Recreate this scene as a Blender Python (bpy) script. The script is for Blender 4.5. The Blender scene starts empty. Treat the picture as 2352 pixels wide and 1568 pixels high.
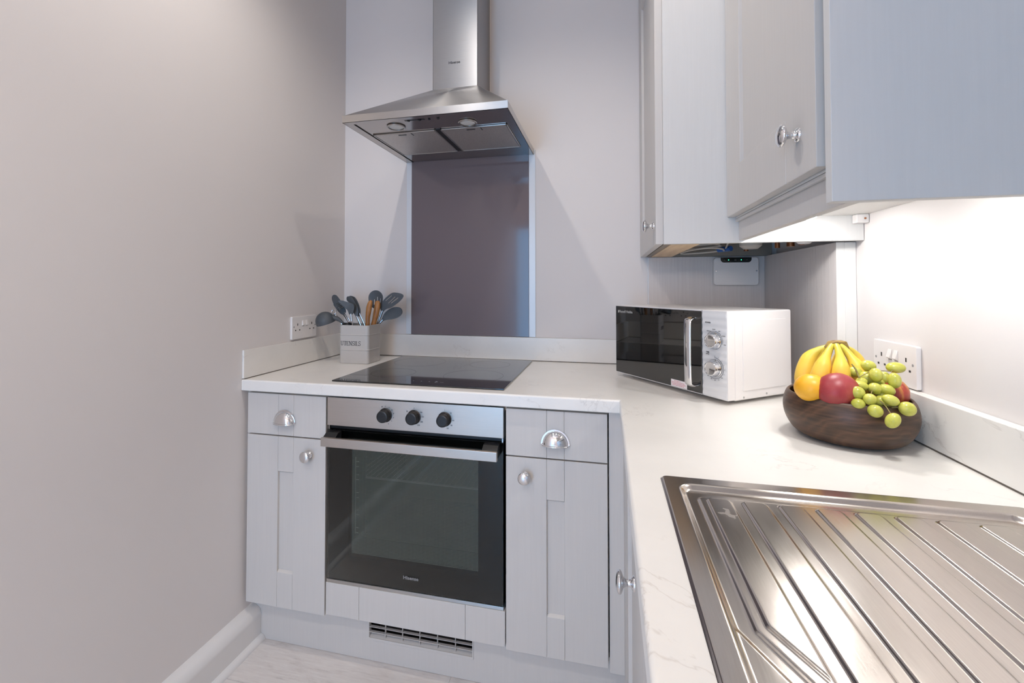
import bpy, bmesh, math, random
from mathutils import Matrix, Vector
random.seed(7)
PI = math.pi
scene = bpy.context.scene
C = scene.collection

# ------------------------------------------------------------------ camera
W, H = 2352, 1568
F_PX, PX, PY = 1030.375, 1155.53, 635.87
CAM = Vector((1.2227, -1.9211, 1.2298))
yaw, pitch, roll = -0.2266, 0.0205, -0.0002
f0 = Vector((math.sin(yaw), math.cos(yaw), 0)); r0 = Vector((math.cos(yaw), -math.sin(yaw), 0)); u0 = Vector((0, 0, 1))
f1 = f0 * math.cos(pitch) + u0 * math.sin(pitch); u1 = -f0 * math.sin(pitch) + u0 * math.cos(pitch)
r2 = r0 * math.cos(roll) + u1 * math.sin(roll); u2 = -r0 * math.sin(roll) + u1 * math.cos(roll)
cam = bpy.data.cameras.new('camera'); co = bpy.data.objects.new('camera', cam); C.objects.link(co)
m = Matrix.Identity(4)
for i in range(3):
    m[i][0] = r2[i]; m[i][1] = u2[i]; m[i][2] = -f1[i]; m[i][3] = CAM[i]
co.matrix_world = m
cam.sensor_width = 36.0; cam.sensor_fit = 'HORIZONTAL'
cam.lens = F_PX / W * 36.0
cam.shift_x = (W / 2 - PX) / W
cam.shift_y = (PY - H / 2) / W
cam.clip_start = 0.02
scene.camera = co

# ------------------------------------------------------------------ world, lights, exposure
world = bpy.data.worlds.new('world'); scene.world = world; world.use_nodes = True
bg = world.node_tree.nodes['Background']
bg.inputs[0].default_value = (0.62, 0.78, 1.0, 1); bg.inputs[1].default_value = 1.0

CEIL = 2.66
SPOTS = [(0.52, -1.0), (1.20, -1.0), (0.50, -2.3), (0.9, -3.4)]
SPOT_W = [20, 12, 42, 5]
SPOT_A = [156, 150, 112, 112]
for (x, y), e, sa in zip(SPOTS, SPOT_W, SPOT_A):
    l = bpy.data.lights.new('downlight_lamp', 'SPOT'); l.energy = e; l.color = (1.0, 0.93, 0.86)
    l.spot_size = math.radians(sa); l.spot_blend = 0.7; l.shadow_soft_size = 0.022
    o = bpy.data.objects.new('downlight_lamp', l); C.objects.link(o); o.location = (x, y, CEIL - 0.03)
day = bpy.data.lights.new('daylight', 'AREA'); day.shape = 'RECTANGLE'; day.size = 0.58; day.size_y = 1.9
day.energy = 32; day.color = (0.17, 0.54, 1.0)
o = bpy.data.objects.new('daylight', day); C.objects.link(o); o.location = (0.33, -4.05, 1.05); o.rotation_euler = (PI / 2, 0, 0)

vs = scene.view_settings
vs.view_transform = 'Standard'; vs.look = 'None'; vs.gamma = 1.0; vs.use_curve_mapping = False
vs.exposure = -0.04
scene.display_settings.display_device = 'sRGB'
try:
    cy = scene.cycles
    cy.use_denoising = True
    cy.max_bounces = 12; cy.diffuse_bounces = 6; cy.glossy_bounces = 6; cy.transmission_bounces = 8; cy.transparent_max_bounces = 12
    cy.caustics_reflective = False; cy.caustics_refractive = False
    cy.sample_clamp_indirect = 6.0; cy.blur_glossy = 0.5
except Exception:
    pass

# ------------------------------------------------------------------ materials
def lin(c):
    if isinstance(c, str):
        c = [int(c[i:i + 2], 16) / 255 for i in (0, 2, 4)]
    return tuple((x / 12.92 if x <= 0.04045 else ((x + 0.055) / 1.055) ** 2.4) for x in c) + (1.0,)

class NT:
    def __init__(s, name):
        s.m = bpy.data.materials.new(name); s.m.use_nodes = True
        s.t = s.m.node_tree; s.n = s.t.nodes; s.b = s.n['Principled BSDF']; s.out = s.n['Material Output']
    def new(s, typ, **kw):
        n = s.n.new(typ)
        for k, v in kw.items():
            if k.startswith('i_'):
                n.inputs[k[2:].replace('_', ' ')].default_value = v
            else:
                setattr(n, k, v)
        return n
    def link(s, a, b): s.t.links.new(a, b)
    def coord(s, scale=(1, 1, 1), rot=(0, 0, 0), kind='Object'):
        tc = s.new('ShaderNodeTexCoord'); mp = s.new('ShaderNodeMapping')
        mp.inputs['Scale'].default_value = scale; mp.inputs['Rotation'].default_value = rot
        s.link(tc.outputs[kind], mp.inputs['Vector']); return mp.outputs['Vector']
    def noise(s, vec, scale, detail=3, rough=0.5, dist=0.0):
        n = s.new('ShaderNodeTexNoise'); n.inputs['Scale'].default_value = scale; n.inputs['Detail'].default_value = detail
        n.inputs['Roughness'].default_value = rough; n.inputs['Distortion'].default_value = dist
        if vec is not None: s.link(vec, n.inputs['Vector'])
        return n.outputs['Fac']
    def ramp(s, fac, stops, interp='LINEAR'):
        r = s.new('ShaderNodeValToRGB'); r.color_ramp.interpolation = interp
        e = r.color_ramp.elements
        while len(e) < len(stops): e.new(0.5)
        for k, (p, c) in zip(e, stops):
            k.position = p; k.color = c if len(c) == 4 else tuple(c) + (1,)
        s.link(fac, r.inputs['Fac']); return r.outputs['Color']
    def math(s, op, a, b=None):
        n = s.new('ShaderNodeMath', operation=op)
        for i, v in enumerate((a, b)):
            if v is None: continue
            if isinstance(v, (int, float)): n.inputs[i].default_value = v
            else: s.link(v, n.inputs[i])
        return n.outputs[0]
    def mix(s, fac, a, b):
        n = s.new('ShaderNodeMix', data_type='RGBA')
        for k, v in ((0, fac), (6, a), (7, b)):
            if isinstance(v, (int, float)): n.inputs[k].default_value = v
            elif isinstance(v, tuple): n.inputs[k].default_value = v
            else: s.link(v, n.inputs[k])
        return n.outputs[2]
    def bump(s, h, strength, dist=0.001):
        b = s.new('ShaderNodeBump'); b.inputs['Strength'].default_value = strength; b.inputs['Distance'].default_value = dist
        s.link(h, b.inputs['Height']); s.link(b.outputs['Normal'], s.b.inputs['Normal'])
    def set(s, color=None, rough=None, metal=None, **kw):
        if color is not None: s.b.inputs['Base Color'].default_value = lin(color)
        if rough is not None: s.b.inputs['Roughness'].default_value = rough
        if metal is not None: s.b.inputs['Metallic'].default_value = metal
        for k, v in kw.items(): s.b.inputs[k.replace('_', ' ')].default_value = v
        return s

def plain(name, color, rough=0.5, metal=0.0, bump=0.0, bscale=300, vary=0.0, **kw):
    t = NT(name).set(color, rough, metal, **kw)
    v = t.coord()
    if bump:
        t.bump(t.noise(v, bscale, 2), bump, 0.0006)
    if vary:
        c = lin(color)
        n = t.noise(v, 6, 3)
        lo = tuple(x * (1 - vary) for x in c[:3]) + (1,); hi = tuple(min(1, x * (1 + vary)) for x in c[:3]) + (1,)
        t.link(t.ramp(n, [(0.3, lo), (0.7, hi)]), t.b.inputs['Base Color'])
    return t.m

M = {}
M['wall'] = plain('wall_paint', 'dcd7d5', 0.75, bump=0.12, bscale=260)
M['ceiling'] = plain('ceiling_paint', 'eeece8', 0.85, bump=0.08)
M['trim'] = plain('gloss_trim_paint', 'dedcdb', 0.35, bump=0.03)
M['white'] = plain('white_board', 'e2e0dc', 0.4)
M['plastic'] = plain('white_plastic', 'e8e4e2', 0.28)
M['lip'] = plain('white_edge_strip', 'dfe3e8', 0.25)
M['dark'] = plain('dark_gap', '3c3735', 0.8)
M['seal'] = plain('joint_sealant', '6a625a', 0.7)
M['black'] = plain('black_enamel', '0a0a0a', 0.35)
M['matte_black'] = plain('matte_black', '0a0a0a', 0.9, Specular_IOR_Level=0.0)
M['blackplastic'] = plain('black_plastic', '141416', 0.38, bump=0.05)
M['print'] = plain('dark_print', '2c2c30', 0.6)
M['greyprint'] = plain('grey_print', '8e8e90', 0.6)
M['whiteprint'] = plain('pale_print', 'b9b9b6', 0.5)
M['redprint'] = plain('red_print', 'c0455a', 0.6)
M['chrome'] = plain('chrome', 'e6e6e8', 0.05, 1.0)
M['rack'] = plain('rack_wire', 'e6e6e2', 0.5, 0.0)
M['chrome2'] = plain('satin_chrome', 'c4c4c6', 0.16, 1.0)
M['grey_silicone'] = plain('grey_silicone', '4c5156', 0.5, bump=0.05)
M['can'] = plain('grey_enamel', 'bdb9b5', 0.38, bump=0.02)
M['cable'] = plain('white_cable', 'cfc8bd', 0.5)
M['blue_tape'] = plain('blue_tape', '2c5fa8', 0.5)
M['copper'] = plain('copper_pipe', 'a8714f', 0.3, 1.0)
M['interior'] = plain('cabinet_interior', '8d857a', 0.7)

def cabinet_paint(name, color, rot=(0, 0, 0)):
    t = NT(name).set(color, 0.42)
    v = t.coord((160, 160, 5), rot)
    n = t.noise(v, 1.0, 3, 0.6)
    n2 = t.noise(t.coord((40, 40, 2), rot), 1.0, 2)
    t.bump(t.math('ADD', n, n2), 0.30, 0.0009)
    c = lin(color)
    t.link(t.ramp(n, [(0.3, tuple(x * 0.972 for x in c[:3]) + (1,)), (0.7, c)]), t.b.inputs['Base Color'])
    return t.m
M['cab'] = cabinet_paint('painted_ash', 'ccc8c4')
M['cab_h'] = cabinet_paint('painted_ash_cross_grain', 'ccc8c4', (0, PI / 2, 0))
M['cab_side'] = cabinet_paint('painted_ash_panel', 'd3d2d0')
def grained(name, lo, hi):
    t = NT(name).set(None, 0.5)
    n = t.noise(t.coord((140, 140, 4)), 1.0, 4, 0.65)
    t.link(t.ramp(n, [(0.35, lin(lo)), (0.65, lin(hi))]), t.b.inputs['Base Color'])
    t.bump(n, 0.55, 0.0012); return t.m
M['grained'] = grained('grained_grey_panel', 'd3ccc9', 'dad4d1')
def oak():
    t = NT('pale_oak').set(None, 0.5)
    n = t.noise(t.coord((60, 4, 60)), 1.0, 4)
    t.link(t.ramp(n, [(0.3, lin('cfb08a')), (0.7, lin('e6cca6'))]), t.b.inputs['Base Color']); return t.m
M['oak'] = oak()

def marble():
    t = NT('marble_laminate').set(None, 0.3)
    v = t.coord()
    warp = t.noise(v, 3.5, 6, 0.62)
    def veins(scale, width, seedrot, msk, lo, hi):
        vv = t.coord((1, 1, 1), seedrot)
        n = t.noise(vv, scale, 7, 0.58, 0.6)
        d = t.math('ABSOLUTE', t.math('SUBTRACT', n, 0.5))
        line = t.math('SUBTRACT', 1.0, t.math('MINIMUM', t.math('DIVIDE', d, width), 1.0))
        mk = t.ramp(t.noise(t.coord((1, 1, 1), (seedrot[1], 0.7, seedrot[0])), msk, 2), [(lo, (0, 0, 0, 1)), (hi, (1, 1, 1, 1))])
        return t.math('MULTIPLY', t.math('POWER', line, 1.5), mk)
    v1 = veins(2.6, 0.007, (0.3, 0.2, 0.5), 3.2, 0.54, 0.66)
    v2 = veins(5.0, 0.008, (1.1, 0.4, 2.1), 4.0, 0.55, 0.66)
    base = t.ramp(warp, [(0.3, lin('e2dfda')), (0.65, lin('ebe8e3'))])
    c = t.mix(t.math('MULTIPLY', v1, 0.30), base, lin('a99a8c'))
    c = t.mix(t.math('MULTIPLY', v2, 0.34), c, lin('a39c98'))
    t.link(c, t.b.inputs['Base Color']); return t.m
M['marble'] = marble()

def steel(name, color, rough, brush, axis_scale, bumpk=0.08, aniso=0.5):
    t = NT(name).set(color, rough, 1.0)
    n = t.noise(t.coord(axis_scale), 1.0, 3, 0.6)
    lo, hi = rough - brush, rough + brush
    r = t.new('ShaderNodeMapRange'); r.inputs['To Min'].default_value = lo; r.inputs['To Max'].default_value = hi
    t.link(n, r.inputs['Value']); t.link(r.outputs[0], t.b.inputs['Roughness'])
    c = lin(color)
    t.link(t.ramp(n, [(0.3, tuple(x * 0.93 for x in c[:3]) + (1,)), (0.7, c)]), t.b.inputs['Base Color'])
    t.bump(n, bumpk, 0.0003)
    if aniso:
        tg = t.new('ShaderNodeTangent', direction_type='RADIAL', axis='Z')
        t.link(tg.outputs[0], t.b.inputs['Tangent']); t.b.inputs['Anisotropic'].default_value = aniso; t.b.inputs['Anisotropic Rotation'].default_value = 0.25
    return t.m
M['steel_v'] = steel('brushed_steel_vertical', 'b4b2b1', 0.43, 0.04, (14, 14, 900), 0.03, 0.92)
M['steel_h'] = steel('brushed_steel_horizontal', 'bdbab7', 0.34, 0.05, (14, 900, 900), 0.03, 0.8)
M['steel_under'] = steel('brushed_steel_underside', 'b4afab', 0.14, 0.04, (14, 900, 900), 0.03, 0)
M['steel_warm'] = steel('oven_steel', 'c4bab1', 0.38, 0.05, (14, 900, 900), 0.04, 0)
M['sink'] = steel('sink_steel', 'c9c1ba', 0.20, 0.05, (700, 25, 700), 0.05, 0)
def water_mark(mat):
    t = NT.__new__(NT); t.m = mat; t.t = mat.node_tree; t.n = t.t.nodes; t.b = t.n['Principled BSDF']; t.out = t.n['Material Output']
    v = t.coord((30, 18, 1)); v2 = t.n[-1]
    v2.inputs['Location'].default_value = (30 * (1.558 - 1.388), -18 * (1.6 - 1.232), 0)
    ln = t.new('ShaderNodeVectorMath', operation='LENGTH'); t.link(v, ln.inputs[0])
    n = t.noise(t.coord(), 90, 4)
    d = t.math('ADD', ln.outputs['Value'], t.math('MULTIPLY', n, 0.9))
    mk = t.ramp(d, [(0.62, (1, 1, 1, 1)), (0.70, (0, 0, 0, 1))])
    old = t.b.inputs['Base Color'].links[0].from_socket; oldr = t.b.inputs['Roughness'].links[0].from_socket
    t.link(t.mix(t.math('MULTIPLY', mk, 0.16), old, lin('e8e0da')), t.b.inputs['Base Color'])
    t.link(t.math('ADD', oldr, t.math('MULTIPLY', mk, 0.12)), t.b.inputs['Roughness'])
water_mark(M['sink'])
def filt():
    t = NT('filter_mesh').set('b0aba6', 0.45, 0.85)
    v = t.coord((1, 1, 1))
    vo = t.new('ShaderNodeTexVoronoi'); vo.inputs['Scale'].default_value = 700; t.link(v, vo.inputs['Vector'])
    t.link(t.ramp(vo.outputs['Distance'], [(0.15, lin('8a8581')), (0.5, lin('d2cdc8'))]), t.b.inputs['Base Color'])
    t.bump(vo.outputs['Distance'], 0.3, 0.0005); return t.m
M['filter'] = filt()
M['hob'] = plain('black_ceramic_glass', '0b0b0d', 0.06, Coat_Weight=0.5)
M['splash'] = plain('mauve_glass', '766c70', 0.08, Specular_IOR_Level=0.3)
M['micro_black'] = plain('black_gloss_door', '0b0b0b', 0.03, Coat_Weight=1.0, Coat_Roughness=0.02, IOR=1.7)
M['lens'] = plain('frosted_lens', 'd6d6d4', 0.5)
M['display'] = plain('black_display', '060a09', 0.12)

def emit(name, col, s):
    t = NT(name); e = t.new('ShaderNodeEmission'); e.inputs[0].default_value = lin(col); e.inputs[1].default_value = s
    t.link(e.outputs[0], t.out.inputs['Surface']); return t.m
M['led_green'] = emit('green_led', '40ffb0', 3.0)
M['lamp_on'] = emit('lit_lens', 'ffe8cc', 6.0)
M['fill_globe'] = emit('fill_globe_glow', 'ffdfc3', 76.0)  # glow of the added warm fill light behind the camera
M['puck_on'] = emit('lit_puck_lens', 'fcfaf8', 200.0)

def glass_pane(name, tint, ior):
    t = NT(name)
    tr = t.new('ShaderNodeBsdfTransparent'); tr.inputs[0].default_value = tint
    g = t.new('ShaderNodeBsdfGlossy'); g.inputs['Roughness'].default_value = 0.02; g.inputs[0].default_value = (1, 1, 1, 1)
    fr = t.new('ShaderNodeFresnel'); fr.inputs[0].default_value = ior
    mx = t.new('ShaderNodeMixShader')
    t.link(fr.outputs[0], mx.inputs[0]); t.link(tr.outputs[0], mx.inputs[1]); t.link(g.outputs[0], mx.inputs[2])
    t.link(mx.outputs[0], t.out.inputs['Surface']); return t.m
M['oven_glass'] = glass_pane('smoked_oven_glass', (0.85, 0.87, 0.85, 1), 1.36)
def dots():
    t = NT('dotted_inner_glass')
    tc = t.new('ShaderNodeTexCoord'); sp = t.new('ShaderNodeSeparateXYZ'); t.link(tc.outputs['Object'], sp.inputs[0])
    def cell(o):
        f = t.math('FRACT', t.math('MULTIPLY', o, 1 / 0.0042)); return t.math('ABSOLUTE', t.math('SUBTRACT', f, 0.5))
    a, b = cell(sp.outputs[0]), cell(sp.outputs[2])
    mx = t.math('MAXIMUM', a, b)
    fac = t.math('GREATER_THAN', mx, 0.37)
    d = t.new('ShaderNodeBsdfDiffuse'); d.inputs[0].default_value = lin('82877f')
    tr = t.new('ShaderNodeBsdfTransparent'); tr.inputs[0].default_value = (0.92, 0.93, 0.92, 1)
    ms = t.new('ShaderNodeMixShader'); t.link(fac, ms.inputs[0]); t.link(tr.outputs[0], ms.inputs[1]); t.link(d.outputs[0], ms.inputs[2])
    t.link(ms.outputs[0], t.out.inputs['Surface']); return t.m
M['oven_dots'] = dots()

def walnut():
    t = NT('dark_acacia_wood').set(None, 0.42)
    v = t.coord((1, 1, 1), (0.45, 0.22, 0.3))
    wv = t.new('ShaderNodeTexWave', wave_type='BANDS', bands_direction='Z'); wv.inputs['Scale'].default_value = 9
    wv.inputs['Distortion'].default_value = 7; wv.inputs['Detail'].default_value = 3; wv.inputs['Detail Scale'].default_value = 1.2
    t.link(v, wv.inputs['Vector'])
    n = t.noise(t.coord((14, 14, 260), (0.12, 0.1, 0)), 1.0, 4)
    c1 = t.ramp(wv.outputs['Fac'], [(0.0, lin('2f2017')), (0.45, lin('493223')), (0.75, lin('5a3e2c')), (1.0, lin('3d291d'))])
    c = t.mix(0.35, c1, t.ramp(n, [(0.3, lin('2c1f17')), (0.7, lin('73543d'))]))
    t.link(c, t.b.inputs['Base Color']); t.bump(n, 0.2, 0.0006); return t.m
M['walnut'] = walnut()
def handle_wood():
    t = NT('oiled_wood').set(None, 0.4)
    n = t.noise(t.coord((160, 160, 14)), 1.0, 4, 0.6)
    t.link(t.ramp(n, [(0.3, lin('7a4e28')), (0.7, lin('b98046'))]), t.b.inputs['Base Color']); return t.m
M['wood'] = handle_wood()
def floor_mat():
    t = NT('whitewashed_wood_vinyl').set(None, 0.4)
    n = t.noise(t.coord((14, 130, 14)), 1.0, 5, 0.7, 0.3)
    n2 = t.noise(t.coord((7, 24, 8)), 1.0, 7, 0.75, 0.8)
    c = t.mix(t.ramp(n2, [(0.50, (0, 0, 0, 1)), (0.72, (0.8, 0.8, 0.8, 1))]), t.ramp(n, [(0.3, lin('cfc8c5')), (0.7, lin('dedad7'))]), t.ramp(n, [(0.3, lin('a39c99')), (0.6, lin('d2cbc8'))]))
    t.link(c, t.b.inputs['Base Color']); t.bump(n, 0.1, 0.0005); return t.m
M['floor'] = floor_mat()
def fruit(name, stops, scale, rough=0.35, spots=None, sss=0.15, stretch=(1, 1, 1)):
    t = NT(name).set(None, rough)
    n = t.noise(t.coord(stretch), scale, 4, 0.55)
    c = t.ramp(n, [(p, lin(x)) for p, x in stops])
    if spots:
        vo = t.new('ShaderNodeTexVoronoi'); vo.inputs['Scale'].default_value = spots[1]; t.link(t.coord(), vo.inputs['Vector'])
        c = t.mix(t.ramp(vo.outputs['Distance'], [(0.0, (1, 1, 1, 1)), (0.16, (0, 0, 0, 1))]), c, lin(spots[0]))
    t.link(c, t.b.inputs['Base Color'])
    t.b.inputs['Subsurface Weight'].default_value = sss; t.b.inputs['Subsurface Radius'].default_value = (0.01, 0.008, 0.003); t.b.inputs['Subsurface Scale'].default_value = 0.4
    return t.m
M['grape'] = fruit('green_grape_skin', [(0.3, 'b2b343'), (0.7, 'd0cd69')], 60, 0.28, ('8f9430', 220), 0.3)
M['stem'] = fruit('grape_stalk', [(0.3, '6f5a34'), (0.7, '9a9150')], 90, 0.6, None, 0)
M['mango'] = fruit('red_mango_skin', [(0.25, '7e2530'), (0.55, '9c3338'), (0.8, 'a9523c')], 14, 0.42, ('c87f62', 420), 0.05)
M['apple'] = fruit('streaked_apple_skin', [(0.3, '8e2a28'), (0.5, 'b4483a'), (0.68, 'd79a4c')], 22, 0.3, None, 0.08, (3, 3, 0.6))
M['orange'] = fruit('yellow_orange_peel', [(0.3, 'e0a01c'), (0.7, 'efb42c')], 20, 0.4, ('cf8c14', 500), 0.1)
def banana_mat():
    t = NT('banana_peel').set(None, 0.42)
    tc = t.new('ShaderNodeTexCoord'); sp = t.new('ShaderNodeSeparateXYZ'); t.link(tc.outputs['Object'], sp.inputs[0])
    mr = t.new('ShaderNodeMapRange'); mr.inputs['From Min'].default_value = 0.085; mr.inputs['From Max'].default_value = 0.165
    t.link(sp.outputs[2], mr.inputs['Value'])
    c = t.ramp(mr.outputs[0], [(0.0, lin('f4c955')), (0.55, lin('efcb4e')), (1.0, lin('bab23e'))])
    n = t.noise(t.coord(), 30, 4)
    c = t.mix(t.ramp(n, [(0.62, (0, 0, 0, 1)), (0.8, (0.5, 0.5, 0.5, 1))]), c, lin('c9a040'))
    t.link(c, t.b.inputs['Base Color']); return t.m
M['banana'] = banana_mat()
M['crown'] = fruit('banana_crown', [(0.3, '6b4a2c'), (0.7, 'a58a45')], 70, 0.7, None, 0)

# ------------------------------------------------------------------ mesh helpers
class MB:
    def __init__(s, mat=None):
        s.bm = bmesh.new(); s.M = mat
    def _x(s, verts):
        if s.M is not None: bmesh.ops.transform(s.bm, matrix=s.M, verts=list(verts))
    def box(s, x0, x1, y0, y1, z0, z1, bev=0.0, seg=2, rot=None):
        r = bmesh.ops.create_cube(s.bm, size=1.0); vs_ = r['verts']
        for v in vs_:
            v.co = Vector((x0 + (v.co.x + .5) * (x1 - x0), y0 + (v.co.y + .5) * (y1 - y0), z0 + (v.co.z + .5) * (z1 - z0)))
        if rot is not None: bmesh.ops.transform(s.bm, matrix=rot, verts=vs_)
        if bev:
            es = list({e for v in vs_ for e in v.link_edges})
            rb = bmesh.ops.bevel(s.bm, geom=es, offset=bev, segments=seg, affect='EDGES', profile=0.5)
            vs_ = [v for v in rb['verts'] if v.is_valid]
        s._x(vs_); return s
    def prism(s, poly, axis, a, b, bev=0.0, seg=2, bev_faces_only=False):
        def P(p, t):
            return Vector({'x': (t, p[0], p[1]), 'y': (p[0], t, p[1]), 'z': (p[0], p[1], t)}[axis])
        va = [s.bm.verts.new(P(p, a)) for p in poly]; vb = [s.bm.verts.new(P(p, b)) for p in poly]
        n = len(poly); fs = [s.bm.faces.new(va), s.bm.faces.new(vb[::-1])]
        for i in range(n):
            fs.append(s.bm.faces.new((va[i], vb[i], vb[(i + 1) % n], va[(i + 1) % n])))
        bmesh.ops.recalc_face_normals(s.bm, faces=fs)
        vs_ = va + vb
        if bev:
            es = [e for f in fs[:2] for e in f.edges] if bev_faces_only else list({e for v in vs_ for e in v.link_edges})
            rb = bmesh.ops.bevel(s.bm, geom=es, offset=bev, segments=seg, affect='EDGES', profile=0.5)
            vs_ = list({v for v in rb['verts'] if v.is_valid} | {v for v in vs_ if v.is_valid})
        s._x(vs_); return s
    def lathe(s, prof, origin=(0, 0, 0), axis='z', n=32, sx=1.0, sy=1.0):
        rows = []
        def P(r, h, a):
            c, d = r * math.cos(a) * sx, r * math.sin(a) * sy
            v = {'z': (c, d, h), '-y': (c, -h, d), 'x': (h, c, d), '-x': (-h, d, c), '-z': (c, -d, -h)}[axis]
            return Vector(v) + Vector(origin)
        allv = []
        for r, h in prof:
            if r < 1e-6:
                row = [s.bm.verts.new(P(0, h, 0))]
            else:
                row = [s.bm.verts.new(P(r, h, 2 * PI * k / n)) for k in range(n)]
            rows.append(row); allv += row
        fs = []
        for A, B in zip(rows, rows[1:]):
            for k in range(n):
                k2 = (k + 1) % n
                if len(A) == 1 and len(B) == 1: break
                if len(A) == 1: fs.append(s.bm.faces.new((A[0], B[k2], B[k])))
                elif len(B) == 1: fs.append(s.bm.faces.new((A[k], A[k2], B[0])))
                else: fs.append(s.bm.faces.new((A[k], A[k2], B[k2], B[k])))
        bmesh.ops.recalc_face_normals(s.bm, faces=fs)
        s._x(allv); return s
    def tube(s, path, r, n=12, flat=None, caps=True, smooth=0):
        pts = [Vector(p) for p in path]
        rad = list(r) if isinstance(r, (list, tuple)) else [r] * len(pts)
        if smooth:
            P2, R2 = [], []
            for i in range(len(pts) - 1):
                p0 = pts[max(i - 1, 0)]; p1 = pts[i]; p2 = pts[i + 1]; p3 = pts[min(i + 2, len(pts) - 1)]
                for k in range(smooth):
                    t = k / smooth
                    P2.append(0.5 * ((2 * p1) + (-p0 + p2) * t + (2 * p0 - 5 * p1 + 4 * p2 - p3) * t * t + (-p0 + 3 * p1 - 3 * p2 + p3) * t ** 3))
                    R2.append(rad[i] * (1 - t) + rad[i + 1] * t)
            P2.append(pts[-1]); R2.append(rad[-1]); pts, rad = P2, R2
        rows = []; up = None
        for i, p in enumerate(pts):
            d = (pts[min(i + 1, len(pts) - 1)] - pts[max(i - 1, 0)]).normalized()
            if up is None:
                up = Vector((0, 0, 1)) if abs(d.z) < 0.9 else Vector((1, 0, 0))
                if flat is not None: up = Vector(flat[2])
            sd = d.cross(up).normalized(); up = sd.cross(d).normalized()
            fx, fy = (1, 1) if flat is None else flat[:2]
            rows.append([s.bm.verts.new(p + rad[i] * (math.cos(2 * PI * k / n) * sd * fx + math.sin(2 * PI * k / n) * up * fy)) for k in range(n)])
        fs = []
        for A, B in zip(rows, rows[1:]):
            for k in range(n):
                fs.append(s.bm.faces.new((A[k], A[(k + 1) % n], B[(k + 1) % n], B[k])))
        if caps:
            fs.append(s.bm.faces.new(rows[0][::-1])); fs.append(s.bm.faces.new(rows[-1]))
        bmesh.ops.recalc_face_normals(s.bm, faces=fs)
        s._x([v for r_ in rows for v in r_]); return s
    def ball(s, c, rx, ry, rz, rot=None, u=20, v=14):
        r = bmesh.ops.create_uvsphere(s.bm, u_segments=u, v_segments=v, radius=1.0); vs_ = r['verts']
        mt = Matrix.Diagonal((rx, ry, rz, 1))
        if rot is not None: mt = rot @ mt
        bmesh.ops.transform(s.bm, matrix=Matrix.Translation(c) @ mt, verts=vs_)
        s._x(vs_); return s
    def plate(s, outer, holes, y, th, bend=None):
        """flat shape in the XZ plane at depth y, thickness th towards +y, with holes; bend(x, z) shifts y"""
        es = []; vs_ = []
        for loop in [outer] + list(holes):
            v = [s.bm.verts.new((p[0], 0, p[1])) for p in loop]; vs_ += v
            for i in range(len(v)): es.append(s.bm.edges.new((v[i], v[(i + 1) % len(v)])))
        r = bmesh.ops.triangle_fill(s.bm, edges=es, use_beauty=True)
        fs = [g for g in r['geom'] if isinstance(g, bmesh.types.BMFace)]
        ex = bmesh.ops.extrude_face_region(s.bm, geom=fs)
        top = [g for g in ex['geom'] if isinstance(g, bmesh.types.BMVert)]
        for v in top: v.co.y += th
        allv = vs_ + top
        for v in allv: v.co.y += y + (bend(v.co.x, v.co.z) if bend else 0)
        bmesh.ops.recalc_face_normals(s.bm, faces=list({f for v in allv for f in v.link_faces}))
        s._x(allv); return s
    def obj(s, name, mat, parent=None, smooth=35, kind=None, label=None):
        if parent is not None:
            bmesh.ops.transform(s.bm, matrix=WM[parent.name].inverted(), verts=s.bm.verts[:])
        me = bpy.data.meshes.new(name); s.bm.to_mesh(me); s.bm.free()
        me.materials.append(M[mat] if isinstance(mat, str) else mat)
        if smooth:
            me.polygons.foreach_set('use_smooth', [True] * len(me.polygons))
            me.set_sharp_from_angle(angle=math.radians(smooth))
        o = bpy.data.objects.new(name, me); C.objects.link(o)
        if smooth and len(me.polygons) < 400:
            wn = o.modifiers.new('weighted_normal', 'WEIGHTED_NORMAL'); wn.keep_sharp = True; wn.weight = 60
        if parent is not None:
            o.parent = parent; WM[o.name] = WM[parent.name]
        else: WM[o.name] = Matrix.Identity(4)
        if kind: o['kind'] = kind
        if label: o['label'] = label
        return o
WM = {}
def tag(o, label, cat, group=None, kind=None):
    o['label'] = label; o['category'] = cat
    if group: o['group'] = group
    if kind: o['kind'] = kind
    return o
def thing(name, label, cat, loc, rotz=0.0, group=None):
    o = bpy.data.objects.new(name, None); C.objects.link(o)
    o.location = loc; o.rotation_euler = (0, 0, rotz); o.empty_display_size = 0.05
    WM[o.name] = Matrix.Translation(loc) @ Matrix.Rotation(rotz, 4, 'Z')
    return tag(o, label, cat, group)
def struct(o, label, cat): return tag(o, label, cat, None, 'structure')
def rebase(o, loc):
    """give a one-mesh thing its own origin"""
    o.data.transform(Matrix.Translation(-Vector(loc))); o.location = loc; WM[o.name] = Matrix.Translation(loc); return o
def text_mesh(body, size, extr=0.0002, align='LEFT', bold=0.0, squash=1.0):
    cu = bpy.data.curves.new('lettering', 'FONT'); cu.body = body; cu.size = size; cu.extrude = extr; cu.align_x = align
    cu.offset = bold; cu.resolution_u = 3
    o = bpy.data.objects.new('lettering', cu); C.objects.link(o)
    dg = bpy.context.evaluated_depsgraph_get(); dg.update()
    me = bpy.data.meshes.new_from_object(o.evaluated_get(dg))
    bpy.data.objects.remove(o); bpy.data.curves.remove(cu)
    if squash != 1.0: me.transform(Matrix.Diagonal((squash, 1, 1, 1)))
    return me
UP = Matrix.Rotation(PI / 2, 4, 'X')          # text plane XY -> XZ, facing -Y
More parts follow.
